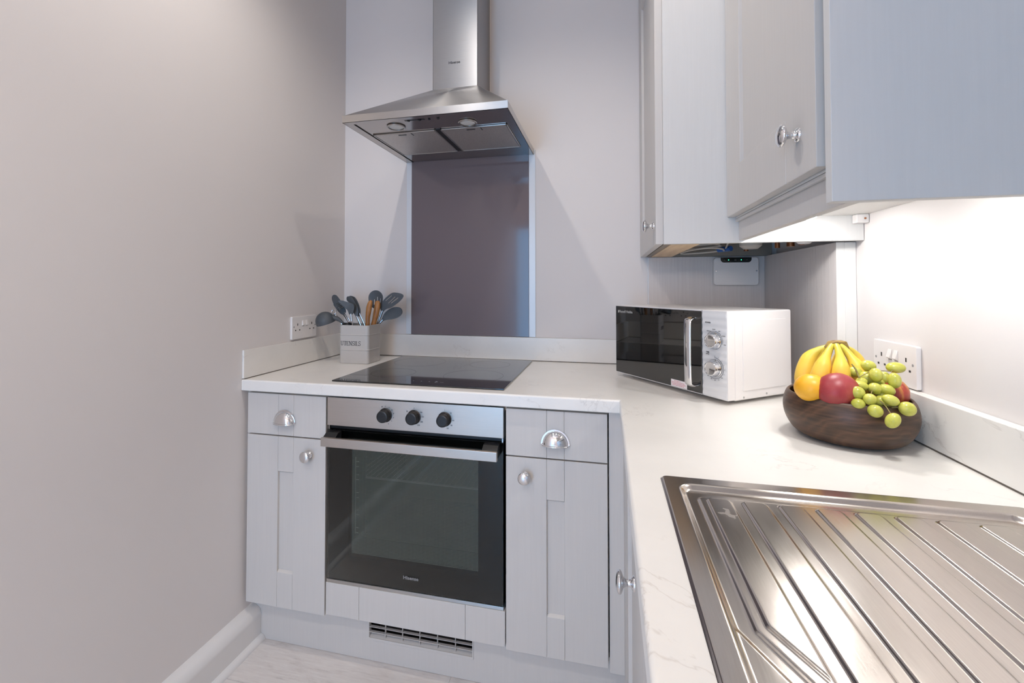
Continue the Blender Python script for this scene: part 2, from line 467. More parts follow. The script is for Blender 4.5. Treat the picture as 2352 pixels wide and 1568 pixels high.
def add_text(mb, body, size, mat4, align='LEFT', bold=0.0, squash=1.0):
    me = text_mesh(body, size, align=align, bold=bold, squash=squash); me.transform(mat4 @ UP)
    n0 = len(mb.bm.verts); mb.bm.from_mesh(me); mb.bm.verts.ensure_lookup_table()
    mb._x(mb.bm.verts[n0:]); bpy.data.meshes.remove(me)
T = Matrix.Translation

# ------------------------------------------------------------------ room shell
RX, RY = 1.862, -4.2
def shell(name, label, cat, mat, *b):
    mb = MB(); mb.box(*b); return struct(mb.obj(name, mat, smooth=0), label, cat)
shell('wall_left', 'plain pale pinkish-grey painted wall on the oven side', 'wall', 'wall', -0.12, 0, RY, 0.12, -0.05, CEIL + .1)
shell('wall_back', 'plain pale grey painted wall behind the hob and hood', 'wall', 'wall', -0.12, RX + .12, 0, 0.12, -0.05, CEIL + .1)
shell('wall_right', 'pale painted wall behind the fruit bowl and sink', 'wall', 'wall', RX, RX + .12, RY, 0.12, -0.05, CEIL + .1)
shell('ceiling', 'plain white ceiling', 'ceiling', 'ceiling', 0, RX, RY, 0, CEIL, CEIL + .1)
mb = MB()
WX0, WX1, WZ0, WZ1 = 0.02, 0.64, 0.06, 2.08
mb.box(0, WX0, RY - .12, RY, 0, CEIL); mb.box(WX1, RX, RY - .12, RY, 0, CEIL)
mb.box(WX0, WX1, RY - .12, RY, 0, WZ0); mb.box(WX0, WX1, RY - .12, RY, WZ1, CEIL)
struct(mb.obj('wall_front', 'wall', smooth=0), 'pale painted wall with the window at the far end', 'wall')
win = thing('window_1', 'white framed glazed door lighting the room from behind', 'window', (0.33, RY - .06, WZ0)); win['kind'] = 'structure'
for b in ((WX0, WX1, WZ0, WZ0 + .05), (WX0, WX1, WZ1 - .05, WZ1), (WX0, WX0 + .05, WZ0 + .05, WZ1 - .05), (WX1 - .05, WX1, WZ0 + .05, WZ1 - .05)):
    MB().box(b[0], b[1], RY - .09, RY - .03, b[2], b[3], .004).obj('frame', 'trim', win)
MB().box(WX0 + .04, WX1 - .04, RY - .064, RY - .058, WZ0 + .04, WZ1 - .04).obj('pane', glass_pane('window_glass', (0.95, 0.97, 1, 1), 1.45), win)

fl = MB().box(0, RX, RY, 0, -0.05, -0.006).obj('floor', plain('floor_joint', '8f8986', .8), smooth=0); struct(fl, 'whitewashed wood-effect vinyl floor', 'floor')
y = -0.53; k = 0
while y > RY + .01:
    y1 = max(y - 0.19, RY)
    cuts = [0.0, 1.31, RX] if k % 2 else [0.0, 0.74, RX]
    for a, b in zip(cuts, cuts[1:]):
        MB().box(a + .0003, b - .0003, y1 + .0003, y - .0003, -0.006, 0.0, .0004, 1).obj('plank', 'floor', fl)
    y = y1; k += 1
# skirting with a quarter-round bead
sk = MB(); prof = [(0, 0), (.039, 0), (.039, .083), (.0375, .092), (.033, .103), (.024, .110), (.014, .116), (0, .117)]
sk.prism(prof, 'y', -0.5575, RY + .02)
sko = struct(sk.obj('baseboard_left', 'trim', smooth=40), 'white moulded skirting board along the left wall', 'skirting board')
bd = MB(); bd.prism([(.039, 0)] + [(.039 + .018 * math.cos(a), .018 * math.sin(a)) for a in [PI / 2 * i / 8 for i in range(9)]], 'y', -0.5575, RY + .02)
bd.obj('quarter_round_bead', 'trim', sko, smooth=50)

# ------------------------------------------------------------------ shared fittings
def knob(mb, x, y, z, axis='-y', k=1.0):
    pr = [(0, 0), (.0125, 0), (.0125, .002), (.0105, .004), (.0070, .006), (.0058, .010), (.0060, .015), (.0085, .019), (.0150, .0215), (.0182, .0235), (.0190, .0262), (.0176, .0288), (.0130, .0312), (.0070, .0326), (0, .0330)]
    mb.lathe([(r * k, h * k) for r, h in pr], (x, y, z), axis, 36); return mb
def cup_handle(mb, x, y, z, a=.0375, b=.0400, d=.022):
    n, q = 28, 10
    for s_, off in ((1.0, 0.0), (0.93, 0.0)):
        rows = []
        for i in range(q + 1):
            v = PI / 2 * i / q
            rows.append([mb.bm.verts.new((x + a * s_ * math.cos(u) * math.cos(v) ** .8, y - .002 - d * s_ * math.sin(v), z + b * s_ * math.sin(u) * math.cos(v) ** .8)) for u in [PI * j / n for j in range(n + 1)]] if i < q else
                        [mb.bm.verts.new((x, y - .002 - d * s_, z))])
        for A, B in zip(rows, rows[1:]):
            for j in range(n):
                if len(B) == 1: mb.bm.faces.new((A[j], A[j + 1], B[0]))
                else: mb.bm.faces.new((A[j], A[j + 1], B[j + 1], B[j]))
    # flange and lower rim
    op = [(x + (a + .0045) * math.cos(u), z + (b + .0045) * math.sin(u)) for u in [PI * j / n for j in range(n + 1)]]
    ip = [(x + (a - .001) * math.cos(u), z + (b - .001) * math.sin(u)) for u in [PI * (n - j) / n for j in range(n + 1)]]
    mb.prism(op + ip, 'y', y - .0035, y)
    mb.tube([(x + (a + .003) * math.cos(t), y - .003 - (d + .001) * math.sin(t), z) for t in [PI * j / 20 for j in range(21)]], .0022, 8)
    mb._x([]); return mb
def shaker(mb_new, w, h, t=.020, st=.122, rt=.122, rb=.122, bev=.0014, gap=.00015, rec=.009):
    """local door pieces: x 0..w, z 0..h, front at y=0, back at y=t; returns [(name, MB)]"""
    out = []
    m_ = mb_new(); m_.box(st - .006, w - st + .006, rec, t - .001, rb - .006, h - rt + .006); out.append(('panel', m_, 'cab'))
    m_ = mb_new(); m_.box(0, st - gap, 0, t, 0, h, bev); out.append(('stile', m_, 'cab'))
    m_ = mb_new(); m_.box(w - st + gap, w, 0, t, 0, h, bev); out.append(('stile', m_, 'cab'))
    for z0, z1 in ((0, rb), (h - rt, h)):
        m_ = mb_new()
        # a sloped ledge on the side that faces the recess
        c = .006
        if z0 == 0: pl = [(0.0, 0.0), (t, 0.0), (t, z1), (rec, z1), (0.0, z1 - c)]
        else: pl = [(0.0, z0 + c), (rec, z0), (t, z0), (t, z1), (0.0, z1)]
        m_.prism(pl, 'x', st + gap, w - st - gap, .0008, 1); out.append(('rail', m_, 'cab_h'))
    return out
def place(xf): return lambda: MB(xf)
RotL = Matrix.Rotation(-PI / 2, 4, 'Z')       # local front (-Y) turned to face -X

# ------------------------------------------------------------------ base cabinets
DF, DT = -0.6026, 0.020
def base_unit(name, label, x0, x1, knob_x, hx, hx_z, group):
    t = thing(name, label, 'cabinet', ((x0 + x1) / 2, -.30, .15), 0, group)
    cz = MB(); b0, b1 = x0 - .0015, x1 + .0015
    for b in ((b0, b0 + .018, .15, .868), (b1 - .018, b1, .15, .868), (b0 + .018, b1 - .018, .15, .168), (b0 + .018, b1 - .018, .85, .868)):
        cz.box(b[0], b[1], -.580, -.02, b[2], b[3])
    cz.box(b0 + .018, b1 - .018, -.04, -.022, .168, .85)
    cz.obj('carcass', 'white', t, smooth=0)
    w = x1 - x0; dz0, dz1 = .7265, .8644
    xf = T((x0, DF, .1533)); hd = .7225 - .1533
    d = MB(xf); d.box(.001, w - .001, DT - .001, DT + .0005, .001, hd - .001); door = d.obj('door', 'cab', t, smooth=0)
    for nm, mb_, mat in shaker(place(xf), w, hd): mb_.obj(nm, mat, door)
    k_ = knob(MB(), knob_x, DF, .6705); k_.obj('knob', 'chrome', door, 60)
    xf = T((x0, DF, dz0)); h = dz1 - dz0
    d = MB(xf); d.box(.001, w - .001, DT - .001, DT + .0005, .001, h - .001); dr = d.obj('drawer', 'cab', t, smooth=0)
    for nm, a, b, mt in (('stile', 0, .12185, 'cab'), ('rail', .12215, w - .12215, 'cab'), ('stile', w - .12185, w, 'cab')):
        MB(xf).box(a, b, 0, DT, 0, h, .0012).obj(nm, mt, dr)
    c_ = cup_handle(MB(), hx, DF, hx_z); c_.obj('cup_handle', 'chrome', dr, 50)
    return t
base_unit('base_cabinet', 'narrow grey base cabinet with drawer and door, left of the oven', .0156, .3191, .258, .1640, .7690, 'base cabinets beside the oven')
base_unit('base_cabinet', 'narrow grey base cabinet with drawer and door, right of the oven', .9272, 1.2228, .9865, 1.0750, .7680, 'base cabinets beside the oven')
fi = MB().box(0.0, .0135, -.583, -.565, .155, .870, .001).obj('filler_strip', 'cab', None); tag(fi, 'thin grey filler strip between left wall and base cabinet', 'filler')
cp = thing('corner_post', 'grey corner filler post between right base cabinet and sink cabinet', 'filler', (1.25, -.6, .14))
MB().box(1.2268, 1.268, -.596, -.578, .137, .870, .001).obj('board', 'cab', cp)
MB().box(1.268, 1.286, -.690, -.578, .137, .870, .001).obj('board', 'cab', cp)

# oven housing with the fascia below
oh = thing('oven_housing', 'grey oven housing with plain fascia board under the oven', 'cabinet', (.62, -.3, .15))
MB().box(.3215, .9245, -.575, -.02, .15, .166).obj('bottom_board', 'white', oh)
MB().box(.3215, .9245, -.578, -.02, .852, .868).obj('top_rail', 'white', oh)
xf = T((.3235, DF, .1595)); w = .9245 - .3235; h = .264 - .1595
d = MB(xf).box(.001, w - .001, DT - .001, DT + .0005, .001, h - .001).obj('fascia', 'cab', oh, smooth=0)
for a, b, nm in ((0, .1202, 'stile'), (.1205, .4767, 'rail'), (.4770, w, 'stile')):
    MB(xf).box(a, b, 0, DT, 0, h, .0016).obj(nm, 'cab', d)

# sink cabinet under the right arm
sc = thing('sink_cabinet', 'grey sink base cabinet under the sink with chrome door knob', 'cabinet', (1.55, -1.4, .15))
MB().box(1.290, 1.856, -2.38, -.70, .15, .168).obj('bottom_board', 'white', sc)
for yy in (-.718, -1.318, -2.38): MB().box(1.290, 1.856, yy, yy + .018, .168, .80).obj('side_panel', 'white', sc)
for ys, ww, kn in ((-.700, .596, .40), (-1.300, .596, None), (-1.900, .48, None)):
    xf = T((1.268, ys, .1533)) @ RotL; hd = .8644 - .1533
    d = MB(xf).box(.001, ww - .001, DT - .001, DT + .0005, .001, hd - .001).obj('door', 'cab', sc, smooth=0)
    for nm, mb_, mat in shaker(place(xf), ww, hd): mb_.obj(nm, mat, d)
    if kn: knob(MB(), 1.268, ys - kn, .713, '-x').obj('knob', 'chrome', d, 60)

# plinth and vent grille
pl = thing('plinth', 'grey plinth board along the floor under the cabinets', 'plinth', (.7, -.55, 0))
PF = -.5567
VX0, VX1, VZ0, VZ1 = .4525, .8135, .0675, .146
MB().box(.001, VX0, PF, PF + .018, .001, .150).box(VX1, 1.318, PF, PF + .018, .001, .150).box(VX0, VX1, PF, PF + .018, .001, VZ0).obj('front_board', 'cab_h', pl, smooth=0)
MB().box(1.300, 1.318, -2.38, PF, .001, .150).obj('side_board', 'cab_h', pl, smooth=0)
vg = thing('vent_grille', 'grey slatted vent grille set into the plinth under the oven', 'vent', (.633, PF, VZ0))
e = .004
for b in ((VX0, VX1, VZ0, VZ0 + .008), (VX0, VX0 + e, VZ0 + .008, VZ1), (VX1 - e, VX1, VZ0 + .008, VZ1), (VX0, VX1, VZ1, VZ1 + .004)):
    MB().box(b[0], b[1], PF - .0025, PF + .012, b[2], b[3], .0008, 1).obj('frame', 'cab_h', vg)
MB().box(VX0 + e, VX1 - e, PF + .070, PF + .072, VZ0 - .02, VZ1 + .02).obj('back', 'dark', vg)
for z in (.0925, .109, .1255):
    MB().box(VX0 + e, VX1 - e, PF - .0015, PF + .008, z, z + .0015, .0005, 1).obj('slat', 'cab_h', vg)
pr = [(PF - .002, VZ0 + .007), (PF + .014, VZ0 + .014), (PF + .016, VZ0 + .012), (PF + .002, VZ0 + .004)]
MB().prism(pr, 'x', VX0 + e, VX1 - e).obj('sill', 'cab_h', vg)
for i in range(1, 6):
    x = VX0 + (VX1 - VX0) * i / 6
    MB().box(x - .0008, x + .0008, PF + .001, PF + .008, VZ0 + .012, VZ1).obj('divider', 'cab_h', vg)

# ------------------------------------------------------------------ worktop, upstands
ZT, ZB, WF, XW = 0.910, 0.8723, -0.6162, 1.2563
SX0, SX1, SY0, SY1 = 1.3084, 1.8084, -1.1180, -2.08
def nose(mb, along, a, b, edge, inner):
    r, n = .006, 5
    sgn = 1 if inner > edge else -1
    p = [(inner, ZB), (inner, ZT)]
    p += [(edge + sgn * (r - r * math.sin(t)), ZT - r + r * math.cos(t)) for t in [PI / 2 * i / n for i in range(n + 1)]]
    p += [(edge + sgn * (.003 - .003 * math.cos(t)), ZB + .003 - .003 * math.sin(t)) for t in [PI / 2 * i / n for i in range(n + 1)]]
    if along == 'x': mb.prism(p, 'x', a, b)
    else: mb.prism(p, 'y', a, b)
wt = MB()
nose(wt, 'x', 0.001, 1.2625, WF, -.598); nose(wt, 'y', -2.4, -.598, XW, 1.275)
wt.box(0.001, 1.275, -.598, -.001, ZB, ZT); wt.box(1.275, RX - .001, -1.135, -.001, ZB, ZT)
wt.box(1.275, SX0 + .012, -2.07, -1.135, ZB, ZT); wt.box(SX1 - .012, RX - .001, -2.07, -1.135, ZB, ZT); wt.box(1.275, RX - .001, -2.4, -2.07, ZB, ZT)
tag(wt.obj('worktop', 'marble', None, 40), 'white marble-effect L-shaped kitchen worktop', 'worktop')
UZ0, UZ1 = .9128, 1.0096
def upstand(label, b, sb):
    u = MB().box(*b, .0015).obj('upstand', 'marble', None); tag(u, label, 'upstand', 'marble upstands')
    MB().box(*sb).obj('sealant', 'seal', u, smooth=0)
upstand('white marble upstand on the back wall behind the hob', (.0095, 1.386, -.0191, -.0005, UZ0, UZ1), (.0095, 1.386, -.0175, -.001, ZT + .0001, UZ0))
upstand('short white marble upstand on the left wall under the socket', (.0005, .0090, -.6150, -.0005, UZ0, UZ1), (.0005, .008, -.610, -.001, ZT + .0001, UZ0))
upstand('white marble upstand on the right wall behind the fruit bowl', (1.8388, RX - .0005, -2.4, -.590, UZ0 + .001, UZ1), (1.841, RX - .0005, -2.4, -.592, ZT + .0001, UZ0 + .001))

# ------------------------------------------------------------------ splashback
sp = thing('splashback', 'dark mauve glass splashback between hob and cooker hood', 'splashback', (.62, -.004, 1.0105))
MB().box(.3486, .8962, -.0075, -.0015, 1.0105, 1.822, .0008, 1).obj('glass_panel', 'splash', sp)
MB().box(.3235, .3486, -.0060, -.0010, 1.0105, 1.822, .0008, 1).obj('edge_strip', 'lip', sp, label='white edge strip')
MB().box(.8962, .9245, -.0060, -.0010, 1.0105, 1.822, .0008, 1).obj('edge_strip', 'lip', sp, label='white edge strip')

# ------------------------------------------------------------------ hob
hb = thing('hob', 'black glass electric hob set on the worktop over the oven', 'hob', (.618, -.306, ZT))
MB().box(.3217, .9147, -.5749, -.0382, ZT + .0003, ZT + .0050, .0012).obj('glass_top', 'hob', hb)
mk = MB(); zz = ZT + .0051
def ring(mb, cx, cy, r, z, w=.0007, n=64):
    a = [mb.bm.verts.new((cx + (r - w) * math.cos(2 * PI * i / n), cy + (r - w) * math.sin(2 * PI * i / n), z)) for i in range(n)]
    b = [mb.bm.verts.new((cx + (r + w) * math.cos(2 * PI * i / n), cy + (r + w) * math.sin(2 * PI * i / n), z)) for i in range(n)]
    for i in range(n): mb.bm.faces.new((a[i], b[i], b[(i + 1) % n], a[(i + 1) % n]))
for cx, cy, r in ((.465, -.17, .105), (.465, -.41, .08), (.765, -.17, .08), (.765, -.40, .105)): ring(mk, cx, cy, r, zz)
mk.obj('zone_rings', plain('faint_zone_print', '0d0d0f', .08), hb, smooth=0)
mk = MB()
for i in range(5): mk.box(.565 + .028 * i, .569 + .028 * i, -.528, -.524, zz - .0003, zz)
mk.box(.672, .676, -.534, -.516, zz - .0003, zz); mk.box(.690, .702, -.530, -.528, zz - .0003, zz)
mk.obj('touch_marks', 'greyprint', hb, smooth=0, kind='stuff')

# ------------------------------------------------------------------ oven
ov = thing('oven', 'built-in steel and black glass electric oven with three knobs', 'oven', (.62, -.3, .27))
OX0, OX1 = .3247, .9198
bd = MB()
bd.box(.345, .350, -.555, -.06, .30, .755); bd.box(.895, .900, -.555, -.06, .30, .755); bd.box(.345, .900, -.065, -.06, .30, .755); bd.box(.345, .900, -.555, -.06, .295, .300); bd.box(.345, .900, -.555, -.06, .755, .760)
bd.obj('cavity', plain('grey_enamel_cavity', '7c807c', 0.5), ov, smooth=0)
MB().box(OX0, OX1, DF, -.575, .7735, .8650, .0012).obj('control_panel', 'steel_warm', ov)
MB().box(.330, .914, -.590, -.560, .757, .7735).obj('vent_gap', 'black', ov, smooth=0)
for sx in (OX0 + .002, OX1 - .006): MB().box(sx, sx + .004, -.598, -.572, .275, .772).obj('side_trim', 'steel_v', ov, smooth=0)
MB().box(OX0, OX1, -.601, -.570, .264, .2745, .001).obj('bottom_trim', 'steel_h', ov)
dz0, dz1, wx0, wx1, wz0, wz1 = .2760, .7600, .4030, .8400, .3555, .712
dr = MB()
dr.box(OX0 + .002, wx0, -.598, -.566, dz0, dz1); dr.box(wx1, OX1 - .002, -.598, -.566, dz0, dz1); dr.box(wx0, wx1, -.598, -.566, dz0, wz0); dr.box(wx0, wx1, -.598, -.566, wz1, dz1)
door = dr.obj('door', 'matte_black', ov, smooth=0)
MB().box(OX0 + .0005, OX1 - .0005, DF, -.5985, dz0, dz1, .0008, 1).obj('front_glass', 'oven_glass', door)
MB().box(wx0, wx1, -.5815, -.5800, wz0, wz1).obj('dotted_pane', 'oven_dots', door, smooth=0)
fr = MB()
for b in ((.351, .437, .301, .754), (.858, .894, .301, .754), (.437, .858, .301, .397), (.437, .858, .722, .754)): fr.box(b[0], b[1], -.5575, -.5565, b[2], b[3])
fr.obj('cavity_frame', 'matte_black', ov, smooth=0)
hd = MB(); hd.box(.3330, .9105, -.651, -.639, .7200, .7480, .0018); hdo = hd.obj('handle', 'steel_warm', door)
for a, b in ((.3345, .378), (.862, .909)):
    MB().prism([(-.6026, .7585), (-.6026, .724), (-.640, .721), (-.640, .747), (-.622, .7580)], 'x', a, b, .001, 1).obj('handle_bracket', 'blackplastic', door)
tx = MB(); add_text(tx, 'Hisense', .0145, T((.5968, DF - .0003, .3135)), bold=.00025, squash=1.12); tx.obj('lettering', 'greyprint', door, smooth=0)
for i, x in enumerate((.5335, .6315, .7330)):
    z = .8190; kb = MB()
    kb.lathe([(0, 0), (.0225, 0), (.0225, .002), (.0196, .0035), (.0190, .020), (.0182, .0245), (.0150, .0256), (.0146, .0249), (0, .0249)], (x, DF, z), '-y', 40)
    for a in range(36):
        t_ = 2 * PI * a / 36; kb.box(-.0005, .0005, -.019, -.004, .0186, .0199, rot=T((x, DF, z)) @ Matrix.Rotation(t_, 4, 'Y'))
    kb.obj('knob', 'blackplastic', ov, 45)
    mk = MB()
    lab = ([('o', 90), ('=', 62), ('8', 115), ('-', 140), ('#', 38), ('#', 14), ('x', -12), ('*', -40), ('u', -68)],
           [('o', 90), ('50', 145), ('100', 35), ('150', 5), ('200', -28), ('250', -58)],
           [('|', 90), ('20', 45), ('60', -4), ('90', -38), ('120', -72)])[i]
    for ch, a in lab:
        a = math.radians(a); add_text(mk, ch, .0062, T((x + .0285 * math.cos(a), DF - .0003, z + .0285 * math.sin(a) - .002)), 'CENTER')
    mk.obj('dial_marks', 'print', ov, smooth=0, kind='stuff')
rk = thing('oven_rack', 'pale wire rack inside the oven behind the dotted glass', 'oven rack', (.62, -.3, .58))
ry = -.535
MB().tube([(.372, ry, .585), (.872, ry, .585)], .0028, 8).obj('front_bar', 'rack', rk)
for i in range(26):
    x = .385 + .0188 * i; MB().tube([(x, ry - .002, .5865), (x, -.09, .5865)], .0012, 6).obj('wire', 'rack', rk)
MB().tube([(.372, -.09, .585), (.872, -.09, .585)], .0028, 8).obj('back_bar', 'rack', rk)
sr = thing('rack_support', 'pale wire shelf support at the left inside the oven', 'rack support', (.4055, -.561, .41))
MB().tube([(.4055, -.561, .408), (.4055, -.561, .47), (.4040, -.561, .478), (.4055, -.561, .486), (.4055, -.561, .585), (.4040, -.561, .595), (.4055, -.561, .605), (.4055, -.561, .660)], .0016, 6).obj('upright', 'rack', sr)
for z in (.412, .428, .470, .486, .528, .544, .586, .602, .630, .645): MB().tube([(.4055, -.561, z), (.4160, -.561, z)], [.0009, .0020], 6).obj('rung', 'rack', sr)

# ------------------------------------------------------------------ cooker hood
ho = thing('cooker_hood', 'brushed steel chimney cooker hood on the wall over the hob', 'cooker hood', (.62, -.2, 1.8))
HX0, HX1, HY, HZ0, HZ1 = .3253, .9173, -.5297, 1.7998, 1.8255
CX0, CX1, CY, CZ = .5236, .7185, -.190, 2.043
lipm = MB(); t_ = .0015
lipm.box(HX0, HX1, HY, HY + t_, HZ0, HZ1); lipm.box(HX0, HX0 + t_, HY + t_, -.001, HZ0, HZ1); lipm.box(HX1 - t_, HX1, HY + t_, -.001, HZ0, HZ1)
lipf = MB(); lipf.box(HX0, HX1, HY, HY + .022, HZ0, HZ0 + .001); lipf.box(HX0, HX0 + .030, HY + .022, -.001, HZ0, HZ0 + .001); lipf.box(HX1 - .030, HX1, HY + .022, -.001, HZ0, HZ0 + .001)
lipm.obj('lip', 'steel_h', ho, smooth=0); lipf.obj('lip_return', 'steel_under', ho, smooth=0)
cn = MB(); rows = []
for i in range(15):
    s_ = i / 14; z = HZ1 + (CZ - HZ1) * s_
    xa, xb, yf = HX0 + (CX0 - HX0) * s_, HX1 + (CX1 - HX1) * s_, HY + (CY - HY) * s_
    row = []
    r = .006
    for (cx, cy, a0) in ((xa, -.001, None), (xa + r, yf + r, PI), (xb - r, yf + r, 1.5 * PI), (xb, -.001, None)):
        if a0 is None: row.append(cn.bm.verts.new((cx, cy, z)))
        else: row += [cn.bm.verts.new((cx + r * math.cos(a0 + PI / 2 * j / 3), cy + r * math.sin(a0 + PI / 2 * j / 3), z)) for j in range(4)]
    rows.append(row)
for A, B in zip(rows, rows[1:]):
    for j in range(len(A) - 1): cn.bm.faces.new((A[j], A[j + 1], B[j + 1], B[j]))
bmesh.ops.recalc_face_normals(cn.bm, faces=cn.bm.faces[:])
cn.obj('canopy', 'steel_h', ho, 30)
ch = MB(); r = .004
poly = [(CX0, -.001)] + [(CX0 + r + r * math.cos(PI + PI / 2 * j / 4), CY + r + r * math.sin(PI + PI / 2 * j / 4)) for j in range(5)] + [(CX1 - r + r * math.cos(1.5 * PI + PI / 2 * j / 4), CY + r + r * math.sin(1.5 * PI + PI / 2 * j / 4)) for j in range(5)] + [(CX1, -.001)]
ch.prism(poly, 'z', CZ - .004, CEIL - .002); ch.obj('chimney', 'steel_v', ho, 30)
un = MB(); zu = HZ0 + .0022
un.box(HX0 + .002, HX1 - .002, HY + .002, -.001, zu, zu + .001); und = un.obj('underside', 'steel_under', ho, smooth=0)
for a, b in ((.3655, .6165), (.6345, .8845)):
    fy0, fy1 = -.392, -.128
    f_ = MB().box(a + .006, b - .006, fy0 + .006, fy1 - .006, zu - .0035, zu - .0005).obj('grease_filter', 'filter', ho, smooth=0)
    fr = MB(); zf0, zf1 = zu - .005, zu - .0006
    fr.box(a, b, fy0, fy0 + .006, zf0, zf1, .001, 1); fr.box(a, b, fy1 - .006, fy1, zf0, zf1, .001, 1); fr.box(a, a + .006, fy0, fy1, zf0, zf1, .001, 1); fr.box(b - .006, b, fy0, fy1, zf0, zf1, .001, 1)
    fr.obj('filter_frame', 'steel_h', f_, 40)
    cx = (a + b) / 2
    MB().box(cx - .030, cx + .002, fy0 + .018, fy0 + .024, zu - .0045, zu - .003).obj('latch_slot', 'blackplastic', f_, smooth=0)
    MB().box(cx + .024, cx + .027, fy0 + .006, fy0 + .034, zu - .0045, zu - .003).obj('latch_seam', 'blackplastic', f_, smooth=0)
MB().box(.6165, .6345, -.392, -.128, zu - .002, zu).obj('divider_bar', 'black', ho, smooth=0)
for sx in (.3575, .887): MB().box(sx, sx + .0022, -.505, -.001, zu - .0008, zu).obj('seam', 'dark', ho, smooth=0)
for x, yy in ((.4905, -.4500), (.7530, -.4340)):
    lm = MB().lathe([(.0275, .001), (.0325, .001), (.0335, .003), (.0315, .0052), (.0275, .0048)], (x, yy, zu), '-z', 36).obj('lamp_ring', 'steel_h', ho, 50)
    MB().lathe([(0, .004), (.020, .0038), (.0275, .002), (.0275, 0), (0, 0)], (x, yy, zu), '-z', 32).obj('lens', 'lens', lm, 50)
sw = MB().box(.545, .618, -.505, -.491, zu - .0006, zu).obj('switch_slot', 'black', ho, smooth=0)
for x in (.560, .600, .636, .668): MB().box(x - .004, x + .004, -.502, -.494, zu - .005, zu - .0004, .001, 1).obj('slide_switch', 'blackplastic', ho)
tx = MB(); add_text(tx, 'Hisense', .0150, T((.5935, CY - .0003, 2.1430)), bold=.0003, squash=1.05); tx.obj('lettering', 'print', ho, smooth=0)

# ------------------------------------------------------------------ boiler cabinet in the back corner
BZ = 1.3463; TOPZ = 2.42
bc = thing('boiler_cupboard', 'tall grey corner wall cupboard with open underside and cables', 'cabinet', (1.62, -.3, BZ))
MB().box(1.3786, RX - .001, -.6075, -.5895, BZ, TOPZ, .0015).obj('end_panel', 'cab_side', bc)
MB().box(1.3835, 1.4015, -.589, -.002, BZ + .003, TOPZ).obj('side_panel', 'interior', bc, smooth=0)
MB().box(1.4015, 1.478, -.589, -.002, BZ + .001, BZ + .017).obj('bottom_board', 'oak', bc, smooth=0, label='pale oak bottom board')
MB().box(1.4015, RX - .001, -.589, -.002, TOPZ - .018, TOPZ).obj('top_board', 'white', bc, smooth=0)
MB().box(1.478, 1.84, -.020, -.002, BZ + .001, BZ + .07).obj('back_rail', 'interior', bc, smooth=0)
xf = T((1.358, -.004, BZ + .001)) @ RotL; ww, hd = .593, TOPZ - BZ - .002
d = MB(xf).box(.001, ww - .001, DT - .001, DT + .0005, .001, hd - .001).obj('door', 'cab', bc, smooth=0)
for nm, mb_, mat in shaker(place(xf), ww, hd): mb_.obj(nm, mat, d)
knob(MB(), 1.358, -.548, 1.4055, '-x').obj('knob', 'chrome', d, 60)
bo = thing('boiler', 'boiler body with pipes glimpsed up inside the corner cupboard', 'boiler', (1.66, -.3, 1.36))
MB().box(1.50, 1.82, -.50, -.03, 1.56, 2.30, .01).obj('casing', 'interior', bo)
for x, yy, r, z0 in ((1.745, -.36, .0075, 1.3), (1.768, -.40, .011, 1.35), (1.79, -.42, .0075, 1.352), (1.70, -.20, .0075, 1.352)):
    MB().tube([(x, yy, max(z0, 1.349)), (x, yy, 1.565)], r, 12).obj('pipe', 'copper', bo)
MB().lathe([(0, 0), (.022, 0), (.034, .01), (.036, .035), (.018, .06), (.012, .20), (0, .20)], (1.700, -.25, 1.356), 'z', 24).obj('valve', 'cable', bo)
MB().lathe([(0, 0), (.014, 0), (.022, .008), (.024, .03), (.012, .05), (.010, .20), (0, .20)], (1.772, -.485, 1.350), 'z', 24).obj('valve', 'plastic', bo)
cb = thing('cable_bundle', 'coiled white cable tied with blue tape under the corner cupboard', 'cable', (1.56, -.2, 1.36))
for dz, k in ((0, 1.0), (.016, .82), (.030, 1.08)):
    pth = [(1.637, -.165, 1.358), (1.605, -.265, 1.357), (1.55, -.330, 1.356), (1.51, -.25, 1.355), (1.497, -.130, 1.354), (1.512, -.085, 1.354), (1.56, -.080, 1.356), (1.61, -.115, 1.358), (1.64, -.170, 1.359)]
    cx, cyy = 1.565, -.20
    MB().tube([(cx + (a - cx) * k, cyy + (b - cyy) * k, c + dz) for a, b, c in pth], .0030, 8, smooth=5).obj('cable_loop', 'cable', cb)
MB().tube([(1.64, -.17, 1.362), (1.62, -.30, 1.40), (1.55, -.45, 1.47), (1.50, -.50, 1.56)], .0030, 8, smooth=5).obj('cable_tail', 'cable', cb)
MB().tube([(1.622, -.150, 1.362), (1.655, -.185, 1.364)], .012, 10, flat=(1, .8, (0, 0, 1))).obj('tape', 'blue_tape', cb)

# recess panels below the cupboard
pb = MB().box(1.389, 1.8160, -.012, -.0005, ZT + .0005, BZ - .0005).obj('recess_panel', 'grained', None, smooth=0)
tag(pb, 'grey grained panel on the back wall behind the microwave', 'panel', 'recess panels')
MB().box(1.386, 1.3895, -.0125, -.0005, ZT + .0005, BZ - .0005).obj('edge_strip', 'lip', pb, smooth=0)
ps = MB().box(1.8163, 1.8345, -.5640, -.013, ZT + .0005, BZ - .0005).obj('recess_panel', 'grained', None, smooth=0)
tag(ps, 'grey grained side panel facing left, right of the microwave', 'panel', 'recess panels')
MB().box(1.8161, 1.8347, -.5660, -.5640, ZT + .0005, BZ - .0005).obj('edge_strip', 'white', ps, smooth=0)
tag(MB().box(1.8349, RX - .0005, -.5668, -.550, ZT + .0005, BZ - .0005, .001).obj('filler_strip', 'white', None), 'white filler strip between grained side panel and right wall', 'filler')
